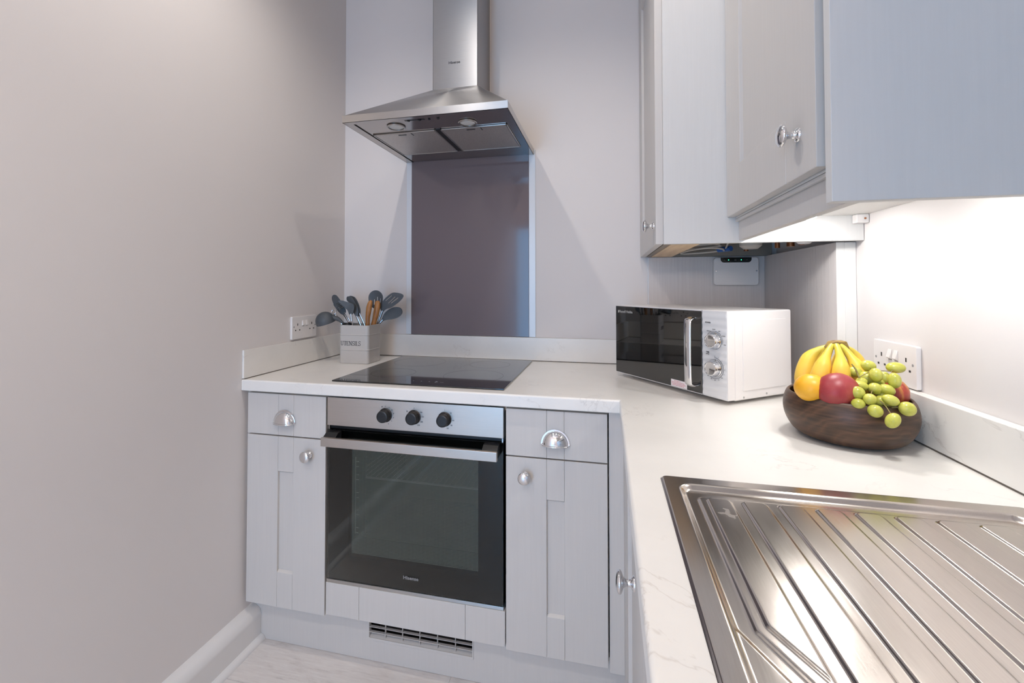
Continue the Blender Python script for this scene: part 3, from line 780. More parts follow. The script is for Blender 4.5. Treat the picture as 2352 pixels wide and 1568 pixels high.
# broadband box
rt = thing('network_box', 'white wall-mounted network box with black display and green lights', 'router', (1.709, -.03, 1.233))
def rrect(x0, x1, z0, z1, r, n=6):
    o = []
    for cx, cz, a in ((x1 - r, z1 - r, 0), (x0 + r, z1 - r, PI / 2), (x0 + r, z0 + r, PI), (x1 - r, z0 + r, 1.5 * PI)):
        o += [(cx + r * math.cos(a + PI / 2 * j / n), cz + r * math.sin(a + PI / 2 * j / n)) for j in range(n + 1)]
    return o
MB().prism(rrect(1.6305, 1.7885, 1.2335, 1.3405, .012), 'y', -.036, -.0125, .002, 2, True).obj('case', 'plastic', rt)
dp = [(1.655, 1.3400), (1.655, 1.333)] + [(1.667 + .012 * math.cos(PI + PI / 2 * j / 6), 1.3335 + .012 * math.sin(PI + PI / 2 * j / 6) - .0005) for j in range(7)] + [(1.752 + .012 * math.cos(1.5 * PI + PI / 2 * j / 6), 1.3335 + .012 * math.sin(1.5 * PI + PI / 2 * j / 6) - .0005) for j in range(7)] + [(1.764, 1.333), (1.764, 1.3400)]
dpo = MB().prism(dp, 'y', -.0366, -.0358).obj('display', 'display', rt, smooth=0)
for x in (1.683, 1.728): MB().box(x - .0014, x + .0014, -.0372, -.0366, 1.3295, 1.3323).obj('green_light', 'led_green', dpo, smooth=0)
for x in (1.669, 1.705, 1.709, 1.748): MB().box(x - .001, x + .001, -.0370, -.0366, 1.3295, 1.3315).obj('dim_icon', 'greyprint', dpo, smooth=0)
for x in (1.6375, 1.7815): MB().lathe([(0, .0012), (.0028, .0010), (.003, 0), (0, 0)], (x, -.036, 1.2885), '-y', 16).obj('screw', 'chrome2', rt)

# ------------------------------------------------------------------ wall cabinet over the worktop
wc = thing('wall_cabinet', 'grey wall cabinet over the worktop with chrome door knob', 'cabinet', (1.70, -.88, 1.41))
WY0, WY1 = -.6085, -1.1670
for b in ((1.562, RX - .001, WY1, WY0, 1.4105, 1.4285), (1.562, RX - .001, WY1, WY0, TOPZ - .018, TOPZ), (1.562, RX - .001, WY0 - .018, WY0, 1.4285, TOPZ - .018), (1.562, RX - .001, WY1, WY1 + .018, 1.4285, TOPZ - .018), (1.845, RX - .001, WY1 + .018, WY0 - .018, 1.4285, TOPZ - .018)):
    MB().box(*b).obj('carcass_board', 'white', wc, smooth=0)
xf = T((1.5399, -.6110, 1.4144)) @ RotL; ww, hd = 1.139 - .6110, TOPZ - 1.4144
d = MB(xf).box(.001, ww - .001, DT - .001, DT + .0005, .001, hd - .001).obj('door', 'cab', wc, smooth=0)
for nm, mb_, mat in shaker(place(xf), ww, hd, bev=.002): mb_.obj(nm, mat, d)
knob(MB(), 1.5399, -1.0737, 1.4855, '-x').obj('knob', 'chrome', d, 60)
MB().box(1.5399, RX - .001, -1.1870, -1.1675, 1.3514, TOPZ, .0018).obj('end_panel', 'cab_side', wc)
MB().box(1.5694, 1.5874, -1.1670, -.6085, 1.3525, 1.4100, .0015).obj('pelmet', 'cab_h', wc)
MB().box(1.5610, 1.5694, -1.1670, -.6085, 1.4020, 1.4100, .002).obj('pelmet_bead', 'cab_h', wc)
for i, (x, yy) in enumerate(((1.690, -.715), (1.690, -1.06))):
    pk = thing('cabinet_light', ('round under-cabinet light beside the corner cupboard panel', 'round under-cabinet light near the blue-lit end panel')[i], 'light', (x, yy, 1.41), 0, 'under-cabinet lights')
    MB().lathe([(.0265, 0), (.0340, 0), (.0340, .010), (.0310, .013), (.0265, .012)], (x, yy, 1.4103), '-z', 32).obj('housing', 'chrome2', pk, 50)
    MB().lathe([(0, .0230), (.010, .0215), (.019, .0175), (.0255, .0110), (.0265, 0), (0, 0)], (x, yy, 1.4103), '-z', 32).obj('lens', 'puck_on', pk, 50)
bk = thing('corner_bracket', 'small white corner bracket with brass screw under the wall cabinet', 'bracket', (1.85, -.62, 1.40))
MB().box(1.834, RX - .001, -.632, -.6085, 1.388, 1.4100, .002).obj('block', 'plastic', bk)
MB().lathe([(0, .002), (.0022, .0015), (.0026, 0), (0, 0)], (1.852, -.632, 1.399), '-y', 16).obj('screw', 'copper', bk)

# ------------------------------------------------------------------ sockets
def socket(label, loc, rot):
    s_ = thing('double_socket', label, 'socket', loc, rot, 'double wall sockets'); xf = WM[s_.name]
    p = MB(xf); p.prism(rrect(-.077, .077, -.0455, .0455, .004), 'y', -.0105, -.0003, .0022, 2, True); p.obj('plate', 'plastic', s_)
    for c in (-.011, .011):
        q = MB(xf); q.prism([(-.0105, .006), (-.0165, .010), (-.0118, .029), (-.0105, .029)], 'x', c - .0065, c + .0065, .0008, 1); q.obj('switch', 'plastic', s_)
        MB(xf).box(c - .0065, c + .0065, -.0108, -.0104, .0045, .006).obj('switch_gap', 'greyprint', s_, smooth=0)
    for sx in (-.0442, .0442):
        for dx, dz, w, h in ((0, .013, .0022, .0045), (-.0122, -.0095, .0032, .0023), (.0122, -.0095, .0032, .0023)):
            MB(xf).box(sx + dx - w, sx + dx + w, -.0108, -.0100, dz - h, dz + h).obj('pin_slot_shade', 'dark', s_, smooth=0)  # raised dark blocks; the shade inside the pin holes is put into their colour
        MB(xf).lathe([(0, .0004), (.0028, .0004), (.003, 0), (0, 0)], (math.copysign(.066, sx), -.0105, .0046), '-y', 16).obj('screw_hole', 'greyprint', s_, smooth=0)
    return s_
socket('white double socket on the left wall beside the utensil tin', (0.0, -.2995, 1.0625), PI / 2)
socket('white double socket on the right wall behind the fruit bowl', (RX, -.7350, 1.0575), -PI / 2)

# ------------------------------------------------------------------ microwave
MW = (1.2555, -.2506, .9226); MR = -.91841
mw = thing('microwave', 'white microwave with black glass door standing on the worktop corner', 'microwave', (MW[0], MW[1], ZT), MR)
XF = T(MW) @ Matrix.Rotation(MR, 4, 'Z')
w, dpt, h = .4616, .2675, .2401
def mwb(): return MB(XF)
mwb().box(.004, w - .001, .0295, dpt, -.0035, h - .0005, .005, 3).obj('case', 'plastic', mw)
e_ = mwb(); zs = (.022, .026, .212, .216)
e_.box(w - .0015, w + .0012, .060, .240, .022, .214, .0012, 2); e_.obj('pressed_side_panel', 'plastic', mw)
mwb().box(0, w, .0005, .0290, 0, h, .0018, 2).obj('front_frame', 'plastic', mw)
dd = mwb().box(.0030, .3790, -.0030, .0005, .0035, .2365, .0010, 1).obj('door', 'micro_black', mw)
mwb().box(.3795, .3808, -.0005, .0008, 0.001, h - .001).obj('door_seam', 'greyprint', mw, smooth=0)
cpn = mwb()
n = 60; rowsA = []
for i in range(n + 1):
    z = .003 + (h - .006) * i / n
    yy = -.0018 - .0009 * math.sin(i * 1.25) - .0004 * math.sin(i * .47)
    rowsA.append([cpn.bm.verts.new((x, yy if 0 < k < 5 else -.0002, z)) for k, x in enumerate((.3815, .3825, .405, .435, .4590, .4606))])
for A, B in zip(rowsA, rowsA[1:]):
    for k in range(5): cpn.bm.faces.new((A[k], A[k + 1], B[k + 1], B[k]))
cpn._x(cpn.bm.verts[:]); cpn.obj('control_panel', plain('pale_control_panel', 'd9d8d8', .3), mw, 60)
hp = [(.362, -.003, .2155), (.362, -.018, .2170), (.362, -.031, .2130), (.362, -.0365, .2010), (.362, -.0375, .1210), (.362, -.0365, .0420), (.362, -.031, .0295), (.362, -.018, .0255), (.362, -.003, .0270)]
hm = mwb(); hm.tube(hp, .0125, 16, flat=(1.0, .36, (0, 1, 0.01)), smooth=4); hm.obj('handle', 'chrome', mw, 50)
for kz, kr in ((.1572, .0225), (.0828, .0235)):
    kx = .4232
    kn = mwb(); kn.lathe([(0, 0), (kr, 0), (kr, .002), (kr - .0025, .0045), (kr - .0035, .016), (kr - .0045, .0185), (kr - .0065, .0192), (kr - .0075, .0180), (0, .0170)], (kx, -.0025, kz), '-y', 40); kn.obj('dial_knob', 'chrome', mw, 40)
    rr = mwb(); rr.lathe([(kr + .0002, 0), (kr + .0008, 0), (kr + .0008, .0004), (kr + .0002, .0004)], (kx, -.0029, kz), '-y', 40); rr.obj('dial_ring', 'greyprint', mw, smooth=0)
mk = mwb(); fz = -.0034
add_text(mk, 'POWER', .0052, T((.3935, fz, .2045)), bold=.0001); add_text(mk, 'TIME', .0052, T((.3955, fz, .1225)), bold=.0001); add_text(mk, '(MINS)', .0038, T((.3952, fz, .1178)))
kx, kz = .4232, .1572
for a in range(150, -16, -9):
    t_ = math.radians(a); big = (a - 150) % 36 == 0
    rot = T((kx + .0268 * math.cos(t_), fz, kz + .0268 * math.sin(t_))) @ Matrix.Rotation(PI / 2 - t_, 4, 'Y')
    mk.box(-.0016 if not big else -.0009, .0016 if not big else .0009, -.0002, .0002, -.0004 if not big else -.0011, .0004 if not big else .0011, rot=rot)
for tx_, a in (('DEFROST', 125), ('M.LOW', 92), ('MED', 60), ('M.HIGH', 30), ('HIGH', -14)):
    t_ = math.radians(a); add_text(mk, tx_, .0030, T((kx + .0325 * math.cos(t_) + (.002 if a < 60 else 0), fz, kz + .0315 * math.sin(t_) - .001)), 'CENTER')
kz = .0828
for a in range(88, -132, -4):
    t_ = math.radians(a); mk.box(-.0011, .0011, -.0002, .0002, -.0004, .0004, rot=T((kx + .0285 * math.cos(t_), fz, kz + .0285 * math.sin(t_))) @ Matrix.Rotation(PI / 2 - t_, 4, 'Y'))
for i, s_ in enumerate(('0', '1', '2', '3', '4', '5', '10', '15', '20', '25', '30')):
    t_ = math.radians(88 - 22 * i); add_text(mk, s_, .0034, T((kx + .0325 * math.cos(t_), fz, kz + .0325 * math.sin(t_) - .0012)), 'CENTER')
mk.obj('dial_marks', 'print', mw, smooth=0, kind='stuff')
lg = mwb(); add_text(lg, 'Russell Hobbs', .0128, T((.0228, -.0033, .2140)), squash=.94)
for x_, z_, r_ in ((.0185, .2205, .0022), (.0185, .2160, .0026)):
    lg.lathe([(0, .0003), (r_, .0003), (r_, 0)], (x_, -.0030, z_), '-y', 16)
lg.obj('lettering', 'whiteprint', dd, smooth=0)
st = mwb().box(.2650, .3268, -.0036, -.0030, .0045, .0248).obj('warning_sticker', plain('sticker_paper', 'ece4e4', .5), dd, smooth=0)
ln = mwb()
for i, (a, b) in enumerate(((.278, .302), (.268, .318), (.268, .322), (.270, .316))):
    z = .0215 - .0042 * i; x = a
    while x < b:
        l_ = .003 + .004 * random.random(); ln.box(x, min(x + l_, b), -.0038, -.0036, z - .0007, z + .0007); x += l_ + .0012
ln.obj('sticker_print', 'redprint', dd, smooth=0)
for yy, z in ((.0627, .0045), (.1556, .0065)): MB(XF).lathe([(0, .0016), (.0026, .0012), (.003, 0), (0, 0)], (w - .001, yy, z), 'x', 16).obj('screw', 'chrome2', mw)
for x, yy in ((.06, .07), (.40, .07), (.06, .22), (.40, .22)): MB(XF).lathe([(0, 0), (.013, 0), (.015, .0095), (0, .0095)], (x, yy, -.0126), 'z', 20).obj('foot', 'blackplastic', mw)

# ------------------------------------------------------------------ utensil tin
cn_x0, cn_x1, cn_y0, cn_y1, cn_z1 = .1360, .2700, -.2500, -.1420, 1.0680
cn = thing('utensil_tin', 'grey enamel tin lettered UTENSILS on the worktop corner', 'utensil holder', (.203, -.196, ZT))
def tin(mb, off, z0, z1, r):
    o = rrect(cn_x0 - off, cn_x1 + off, cn_y0 - off, cn_y1 + off, r + off, 7)
    return o
tb = MB(); rows = []
for off, z in ((-.002, ZT + .0005), (0, ZT + .003), (0, cn_z1 - .002), (.0008, cn_z1), (-.0010, cn_z1 + .0004), (-.0018, cn_z1 - .002), (-.0018, ZT + .004)):
    rows.append([tb.bm.verts.new((p[0], p[1], z)) for p in tin(tb, off, 0, 0, .012)])
for A, B in zip(rows, rows[1:]):
    for k in range(len(A)): tb.bm.faces.new((A[k], A[(k + 1) % len(A)], B[(k + 1) % len(A)], B[k]))
tb.bm.faces.new(rows[0][::-1]); tb.bm.faces.new(rows[-1])
bmesh.ops.recalc_face_normals(tb.bm, faces=tb.bm.faces[:]); tb.obj('body', 'can', cn, 40)
for zc in (1.0285, .9665):
    b_ = MB(); rows = []
    for off, dz in ((-.0005, -.0032), (.0012, -.0014), (.0014, 0), (.0012, .0014), (-.0005, .0032)): rows.append([b_.bm.verts.new((p[0], p[1], zc + dz)) for p in tin(b_, off, 0, 0, .012)])
    for A, B in zip(rows, rows[1:]):
        for k in range(len(A)): b_.bm.faces.new((A[k], A[(k + 1) % len(A)], B[(k + 1) % len(A)], B[k]))
    b_.obj('band', 'can', cn, 60)
# slab-serif lettering drawn stroke by stroke
lt = MB(); Y0, Y1 = cn_y0 - .0004, cn_y0 + .0002
def stroke(x0, z0, x1, z1, wd):
    d = Vector((x1 - x0, z1 - z0)); n_ = Vector((-d.y, d.x)).normalized() * wd / 2
    lt.prism([(x0 + n_.x, z0 + n_.y), (x1 + n_.x, z1 + n_.y), (x1 - n_.x, z1 - n_.y), (x0 - n_.x, z0 - n_.y)], 'y', Y0, Y1)
def poly(pts, wd):
    for a, b in zip(pts, pts[1:]): stroke(*a, *b, wd)
lx, lz, lh, tk, tn = .1445, .9850, .0172, .0024, .0011
def ser(x, z, wd=.0052): stroke(x - wd / 2, z, x + wd / 2, z, tn)
for chr_ in 'UTENSILS':
    if chr_ == 'U':
        a, b = lx + .002, lx + .0105; poly([(a, lz + lh), (a, lz + .005), (a + .0012, lz + .0015), (lx + .0062, lz + .0003), (b - .0010, lz + .0015), (b, lz + .005), (b, lz + lh)], .0018); ser(a, lz + lh); ser(b, lz + lh); lx += .0142
    elif chr_ == 'T':
        c = lx + .0058; stroke(c, lz, c, lz + lh, tk); stroke(lx, lz + lh, lx + .0116, lz + lh, tn); stroke(lx + .0005, lz + lh - .0042, lx + .0005, lz + lh, tn); stroke(lx + .0111, lz + lh - .0042, lx + .0111, lz + lh, tn); ser(c, lz); lx += .0130
    elif chr_ == 'E':
        a = lx + .002; stroke(a, lz, a, lz + lh, tk)
        for zz_, l_ in ((lz, .0098), (lz + lh * .52, .0072), (lz + lh, .0092)): stroke(lx, zz_, lx + l_, zz_, tn)
        stroke(lx + .0096, lz, lx + .0096, lz + .0042, tn); stroke(lx + .0090, lz + lh - .004, lx + .0090, lz + lh, tn); lx += .0116
    elif chr_ == 'N':
        a, b = lx + .002, lx + .0112; stroke(a, lz, a, lz + lh, tn * 1.2); stroke(b, lz, b, lz + lh, tn * 1.2); stroke(a, lz + lh, b, lz, tk); ser(a, lz); ser(a - .0005, lz + lh); ser(b, lz + lh); lx += .0146
    elif chr_ == 'S':
        c, r_ = lx + .0046, .0040; zt_, zb_ = lz + lh - .0043, lz + .0045
        poly([(c + r_ * math.cos(t_), zt_ + .0043 * math.sin(t_)) for t_ in [math.radians(20 + 250 * i / 12) for i in range(13)]] + [(c + r_ * math.cos(t_), zb_ + .0045 * math.sin(t_)) for t_ in [math.radians(90 - 250 * i / 12) for i in range(13)]], .0017)
        stroke(c + r_, zt_ + .001, c + r_, lz + lh, tn); stroke(c - r_, zb_ - .001, c - r_, lz, tn); lx += .0108
    elif chr_ == 'I':
        c = lx + .0026; stroke(c, lz, c, lz + lh, tk); ser(c, lz); ser(c, lz + lh); lx += .0066
    elif chr_ == 'L':
        a = lx + .002; stroke(a, lz, a, lz + lh, tk); ser(a, lz + lh); stroke(lx, lz, lx + .0096, lz, tn); stroke(lx + .0093, lz, lx + .0093, lz + .0046, tn); lx += .0112
lt.obj('lettering', 'print', cn, smooth=0)

# ------------------------------------------------------------------ utensils in the tin
GU = 'utensils standing in the tin'
def chaikin(p, n=2):
    for _ in range(n):
        q = []
        for i in range(len(p)):
            a, b = p[i], p[(i + 1) % len(p)]
            q += [(a[0] * .75 + b[0] * .25, a[1] * .75 + b[1] * .25), (a[0] * .25 + b[0] * .75, a[1] * .25 + b[1] * .75)]
        p = q
    return p
def slot(a, b, w):
    d = Vector((b[0] - a[0], b[1] - a[1])); n_ = Vector((-d.y, d.x)).normalized() * w / 2; d = d.normalized() * w / 2
    return [(a[0] + n_.x, a[1] + n_.y), (a[0] - d.x, a[1] - d.y), (a[0] - n_.x, a[1] - n_.y), (b[0] - n_.x, b[1] - n_.y), (b[0] + d.x, b[1] + d.y), (b[0] + n_.x, b[1] + n_.y)]
ZIN = .918
def utensil(name, label, x, y_): return thing(name, label, 'utensil', (x, y_, ZIN), 0, GU)
# ladle: dome on its side to the left of the tin
u_ = utensil('ladle', 'grey silicone ladle leaning left out of the utensil tin', .16, -.21)
pf = [(.040 * math.sin(PI / 2 * i / 14), .040 * math.cos(PI / 2 * i / 14)) for i in range(15)] + [(.0402, -.006), (.0398, -.010), (.0376, -.010), (.0375, 0)] + [(.0375 * math.cos(PI / 2 * i / 12), .0372 * math.sin(PI / 2 * i / 12)) for i in range(1, 13)]
lm = MB(T((.069, -.246, 1.083)) @ Matrix.Rotation(math.radians(-12), 4, 'Y') @ Matrix.Rotation(math.radians(14), 4, 'X'))
lm.lathe([(max(0, a if a > 1e-5 else 0), b) for a, b in pf], (0, 0, 0), 'z', 48, 1.0, .92); lm.obj('bowl', 'grey_silicone', u_, 60)
MB().tube([(.098, -.240, 1.098), (.118, -.232, 1.092), (.134, -.226, 1.078), (.146, -.219, 1.055), (.165, -.205, ZIN + .004)], [.011, .009, .0055, .004, .004], 12, smooth=4).obj('handle', 'grey_silicone', u_, 60)
# corkscrew style opener
u_ = utensil('can_opener', 'chrome can opener with ring end and black grip in the tin', .17, -.225)
MB().tube([(.0912 + .0105 * math.cos(2 * PI * i / 24), -.222 + .003 * math.sin(2 * PI * i / 24), 1.1195 + .0115 * math.sin(2 * PI * i / 24)) for i in range(25)], .0026, 8, caps=False).obj('ring', 'chrome', u_, 60)
MB().tube([(.0985, -.222, 1.109), (.104, -.222, 1.102), (.128, -.221, 1.074), (.150, -.215, 1.045), (.172, -.205, ZIN + .006)], [.003, .0052, .0052, .0045, .0045], 12).obj('shaft', 'chrome', u_, 50)
for i in range(4): MB().tube([(.112 + .0050 * i, -.222, 1.0935 - .0058 * i), (.1135 + .0050 * i, -.222, 1.0918 - .0058 * i)], .0068, 14).obj('collar', 'chrome', u_, 50)
MB().ball((.152, -.226, 1.066), .018, .010, .0105).obj('grip', 'blackplastic', u_, 80)
gw = MB(); gw.prism([(.163 + (.0115 if i % 2 else .0098) * math.cos(PI * i / 14), 1.070 + (.0115 if i % 2 else .0098) * math.sin(PI * i / 14)) for i in range(28)], 'y', -.214, -.211); gw.obj('gear_wheel', 'chrome2', u_)
# scalloped tongs, left
u_ = utensil('silicone_tongs', 'grey scalloped silicone tongs, leftmost pair in the tin', .165, -.185)
A1 = [(0.0568, 1.1771), (0.0597, 1.1877), (0.0687, 1.1936), (0.0821, 1.191), (0.0926, 1.1799), (0.1046, 1.1641), (0.1165, 1.1458), (0.1255, 1.1301), (0.1262, 1.1143), (0.1139, 1.1044), (0.105, 1.1114), (0.093, 1.1244), (0.0811, 1.1349), (0.069, 1.1506), (0.0599, 1.1665)]
MB().plate(chaikin(A1), [], -.190, .003, lambda x, z: .012 * ((x - .093) / .04) ** 2 * .5).obj('head', 'grey_silicone', u_, 40)
A2 = [(0.0558, 1.1488), (0.0593, 1.1533), (0.0744, 1.1503), (0.0983, 1.1346), (0.1163, 1.1136), (0.1105, 1.1055), (0.0986, 1.1054), (0.0806, 1.1184), (0.0685, 1.1342)]
MB().plate(chaikin(A2), [], -.172, .003).obj('head', 'grey_silicone', u_, 40)
MB().tube([(.1205, -.187, 1.116), (.1462, -.187, 1.080), (.188, -.190, ZIN)], .0028, 8, flat=(1, .4, (0, 1, 0))).obj('arm', 'chrome2', u_)
MB().tube([(.1047, -.171, 1.108), (.1286, -.172, 1.077), (.178, -.178, ZIN)], .0028, 8, flat=(1, .4, (0, 1, 0))).obj('arm', 'chrome2', u_)
# spaghetti server
u_ = utensil('pasta_server', 'grey curved pasta server with steel handle between the tongs', .17, -.195)
S1 = [(0.1061, 1.1683), (0.1208, 1.1698), (0.1384, 1.1625), (0.156, 1.1582), (0.1706, 1.1531), (0.1736, 1.1414), (0.1708, 1.1257), (0.1651, 1.1074), (0.1491, 1.1071), (0.1446, 1.1254), (0.1357, 1.1358), (0.1269, 1.1383), (0.121, 1.1461), (0.1121, 1.1565)]
MB().plate(chaikin(S1), [], -.197, .004, lambda x, z: -.018 * max(0, (.15 - x) / .045)).obj('head', 'grey_silicone', u_, 40)
for i in range(5): MB().tube([(.110 + .0045 * i, -.209 + .001 * i, 1.160 - .005 * i), (.106 + .0045 * i, -.226, 1.156 - .005 * i), (.108 + .0045 * i, -.232, 1.148 - .005 * i)], [.003, .0026, .0015], 8).obj('tooth', 'grey_silicone', u_)
MB().tube([(.157, -.195, 1.112), (.1625, -.195, 1.068), (.180, -.195, ZIN)], .0045, 14).obj('handle', 'chrome2', u_, 50)
# tongs, second
u_ = utensil('silicone_tongs', 'dark grey silicone tongs with steel arms behind the pasta server', .19, -.17)
B1 = [(0.1198, 1.1798), (0.1257, 1.1864), (0.1375, 1.1852), (0.1523, 1.1799), (0.1642, 1.1615), (0.1731, 1.1431), (0.1785, 1.1248), (0.1778, 1.1037), (0.172, 1.0931), (0.1617, 1.1061), (0.1557, 1.1192), (0.1512, 1.1376), (0.1467, 1.1508), (0.1318, 1.1599), (0.1199, 1.1705)]
MB().plate(chaikin(B1), [], -.176, .003, lambda x, z: .01 * ((x - .15) / .03) ** 2 * .5).obj('head', 'grey_silicone', u_, 40)
MB().plate([(x + .004, z + .002) for x, z in chaikin(B1)], [], -.163, .003).obj('head', 'grey_silicone', u_, 40)
MB().tube([(.1691, -.173, 1.101), (.1883, -.174, 1.064), (.222, -.178, ZIN)], .0036, 10, flat=(1, .5, (0, 1, 0))).obj('arm', 'chrome2', u_)
MB().tube([(.1763, -.163, 1.112), (.2014, -.164, 1.064), (.236, -.168, ZIN)], .0036, 10, flat=(1, .5, (0, 1, 0))).obj('arm', 'chrome2', u_)
# slotted spoon
u_ = utensil('slotted_spoon', 'round grey slotted spoon standing behind the wooden handles', .24, -.155)
el = [(0.2482 + .034 * math.cos(2 * PI * i / 36), 1.1787 + (.0335 if math.sin(2 * PI * i / 36) > 0 else .046) * math.sin(2 * PI * i / 36)) for i in range(36)]
MB().plate(el, [slot((0.2404, 1.1716), (0.2404, 1.1505), .0046), slot((0.254, 1.1827), (0.254, 1.1596), .0046), slot((0.2684, 1.1767), (0.2684, 1.1576), .0040)], -.152, .003, lambda x, z: .006 - .006 * min(1, ((x - 0.2482) / .034) ** 2 + ((z - 1.1787) / .036) ** 2)).obj('head', 'grey_silicone', u_, 40)
MB().tube([(0.2444, -.149, 1.1394), (0.2429, -.1500, 1.066), (.240, -.1505, ZIN)], .0042, 12).obj('handle', 'grey_silicone', u_, 50)
# pair of wooden-handled tools
for nm, lb, pts, x_, wy in (('wooden_handle_tool', 'oiled wooden handle sticking up in the tin, left of two', [(0.2306, 1.065), (0.2303, 1.1062), (0.2316, 1.1269), (0.2343, 1.1475), (0.2414, 1.1605), (0.2527, 1.1683), (0.2598, 1.1697), (0.2598, 1.1581), (0.2558, 1.1323), (0.2517, 1.1065), (0.2475, 1.0859), (0.2463, 1.0653)], .228, -.2),
                        ('wooden_handle_tool', 'oiled wooden handle sticking up in the tin, right of two', [(0.2405, 1.0628), (0.2461, 1.089), (0.2502, 1.1152), (0.2558, 1.1414), (0.2586, 1.1622), (0.2657, 1.1688), (0.2756, 1.1663), (0.28, 1.1546), (0.2796, 1.1364), (0.2732, 1.1051), (0.2648, 1.0789), (0.2606, 1.0631)], .236, -.172)):
    u_ = utensil(nm, lb, x_, wy)
    mid = [((pts[i][0] + pts[len(pts) - 1 - i][0]) / 2, (pts[i][1] + pts[len(pts) - 1 - i][1]) / 2) for i in range(6)]
    wid = [abs(pts[i][0] - pts[len(pts) - 1 - i][0]) / 2 + .0008 for i in range(6)]
    MB().tube([(mid[0][0] + (x_ - mid[0][0]) * .25, wy, 1.02)] + [(a, wy, b) for a, b in mid], [.0068] + [max(.0035, w_ * 1.05) for w_ in wid], 14, smooth=4, flat=(1, .8, (0, 1, 0))).obj('handle', 'wood', u_, 60)
    MB().tube([(mid[0][0] + (x_ - mid[0][0]) * .2, wy, 1.03), (x_, wy, ZIN)], .004, 10).obj('steel_shank', 'chrome2', u_, 50)
# slotted turner
u_ = utensil('slotted_turner', 'grey slotted turner with steel handle leaning right from the tin', .24, -.156)
Tn = [(0.2713, 1.1459), (0.287, 1.1697), (0.3041, 1.1855), (0.3283, 1.2035), (0.3524, 1.202), (0.3723, 1.1977), (0.3807, 1.1911), (0.378, 1.1808), (0.3612, 1.1637), (0.3414, 1.1492), (0.3187, 1.1359), (0.2987, 1.1317), (0.2873, 1.1198), (0.2757, 1.121)]
MB().plate(chaikin(Tn), [slot((0.3256, 1.1896), (0.2971, 1.1671), .0032), slot((0.3412, 1.1844), (0.31, 1.1568), .0032), slot((0.3554, 1.1806), (0.3228, 1.1569), .0032)], -.156, .003).obj('head', 'grey_silicone', u_, 40)
MB().tube([(0.2831, -.1545, 1.1253), (0.2608, -.155, 1.0669), (.2150, -.160, ZIN)], .0046, 14).obj('handle', 'chrome2', u_, 50)
# solid spoon
u_ = utensil('serving_spoon', 'grey solid serving spoon leaning right below the slotted turner', .22, -.165)
Sp = [(0.2748, 1.0925), (0.2833, 1.1138), (0.3035, 1.1298), (0.3264, 1.1393), (0.3492, 1.1409), (0.3634, 1.1345), (0.3692, 1.124), (0.3651, 1.1096), (0.3494, 1.0962), (0.3266, 1.088), (0.3037, 1.0851), (0.2865, 1.0821), (0.2662, 1.0738)]
MB().plate(chaikin(Sp), [], -.142, .003, lambda x, z: .010 - .010 * min(1, ((x - 0.3254) / .05) ** 2 + ((z - 1.1113) / .028) ** 2)).obj('head', 'grey_silicone', u_, 40)
MB().tube([(0.2768, -.1400, 1.0841), (0.2499, -.1495, 1.0525), (.205, -.152, ZIN)], .0046, 12).obj('handle', 'chrome2', u_, 50)

# ------------------------------------------------------------------ fruit bowl
BC = (1.718, -.826, ZT)
bw = MB(T(BC))
def soften(p, n=2):
    for _ in range(n):
        q = [p[0]]
        for a, b in zip(p, p[1:]): q += [(a[0] * .75 + b[0] * .25, a[1] * .75 + b[1] * .25), (a[0] * .25 + b[0] * .75, a[1] * .25 + b[1] * .75)]
        p = q + [p[-1]]
    return p
outp = [(0, .0006)] + soften([(.062, .0006), (.079, .0016), (.097, .010), (.109, .028), (.1155, .048), (.1160, .066), (.1125, .082), (.1075, .0925), (.1040, .0930), (.1015, .0900), (.1050, .078), (.1065, .064), (.1035, .046), (.094, .028), (.076, .015), (.05, .010)]) + [(0, .010)]
bw.lathe(outp, (0, 0, 0), 'z', 72)
bo_ = bw.obj('fruit_bowl', 'walnut', None, 60); rebase(bo_, BC); tag(bo_, 'round dark wooden bowl holding fruit on the worktop', 'bowl')
# bananas
bn = thing('banana_bunch', 'bunch of yellow bananas standing at the back of the bowl', 'bananas', (1.712, -.80, ZT + .03))
BAN = [([(1.7101, -.785, 1.0989), (1.702, -.783, 1.094), (1.6822, -.780, 1.084), (1.6672, -.778, 1.0679), (1.6587, -.780, 1.0453), (1.6534, -.783, 1.0200), (1.655, -.79, .985)], 1.0),
       ([(1.6998, -.808, 1.1006), (1.6920, -.815, 1.0940), (1.6811, -.824, 1.0790), (1.6724, -.830, 1.0610), (1.6664, -.832, 1.040), (1.6625, -.830, 1.0150), (1.666, -.824, .98)], 1.02),
       ([(1.7060, -.812, 1.1019), (1.7040, -.823, 1.0946), (1.7020, -.836, 1.0793), (1.7000, -.843, 1.0623), (1.6985, -.846, 1.0445), (1.6980, -.845, 1.0200), (1.699, -.838, .985)], .98),
       ([(1.7138, -.810, 1.1009), (1.7195, -.818, 1.0938), (1.7265, -.828, 1.0779), (1.7333, -.834, 1.0603), (1.7380, -.836, 1.0409), (1.7406, -.834, 1.0173), (1.738, -.826, .98)], 1.02),
       ([(1.7243, -.787, 1.0994), (1.7359, -.785, 1.0942), (1.7489, -.782, 1.0852), (1.7585, -.780, 1.0689), (1.7632, -.782, 1.045), (1.7629, -.785, 1.018), (1.757, -.792, .985)], .9)]
BAN += [([(1.7060, -.795, 1.1000), (1.7000, -.790, 1.0940), (1.6900, -.780, 1.080), (1.6830, -.772, 1.0629), (1.6800, -.768, 1.0433), (1.6790, -.770, 1.0180), (1.681, -.78, .985)], .95),
        ([(1.7180, -.795, 1.1000), (1.7230, -.788, 1.0940), (1.7270, -.778, 1.080), (1.7290, -.770, 1.0629), (1.7300, -.766, 1.0433), (1.7300, -.768, 1.0180), (1.728, -.78, .985)], .95)]
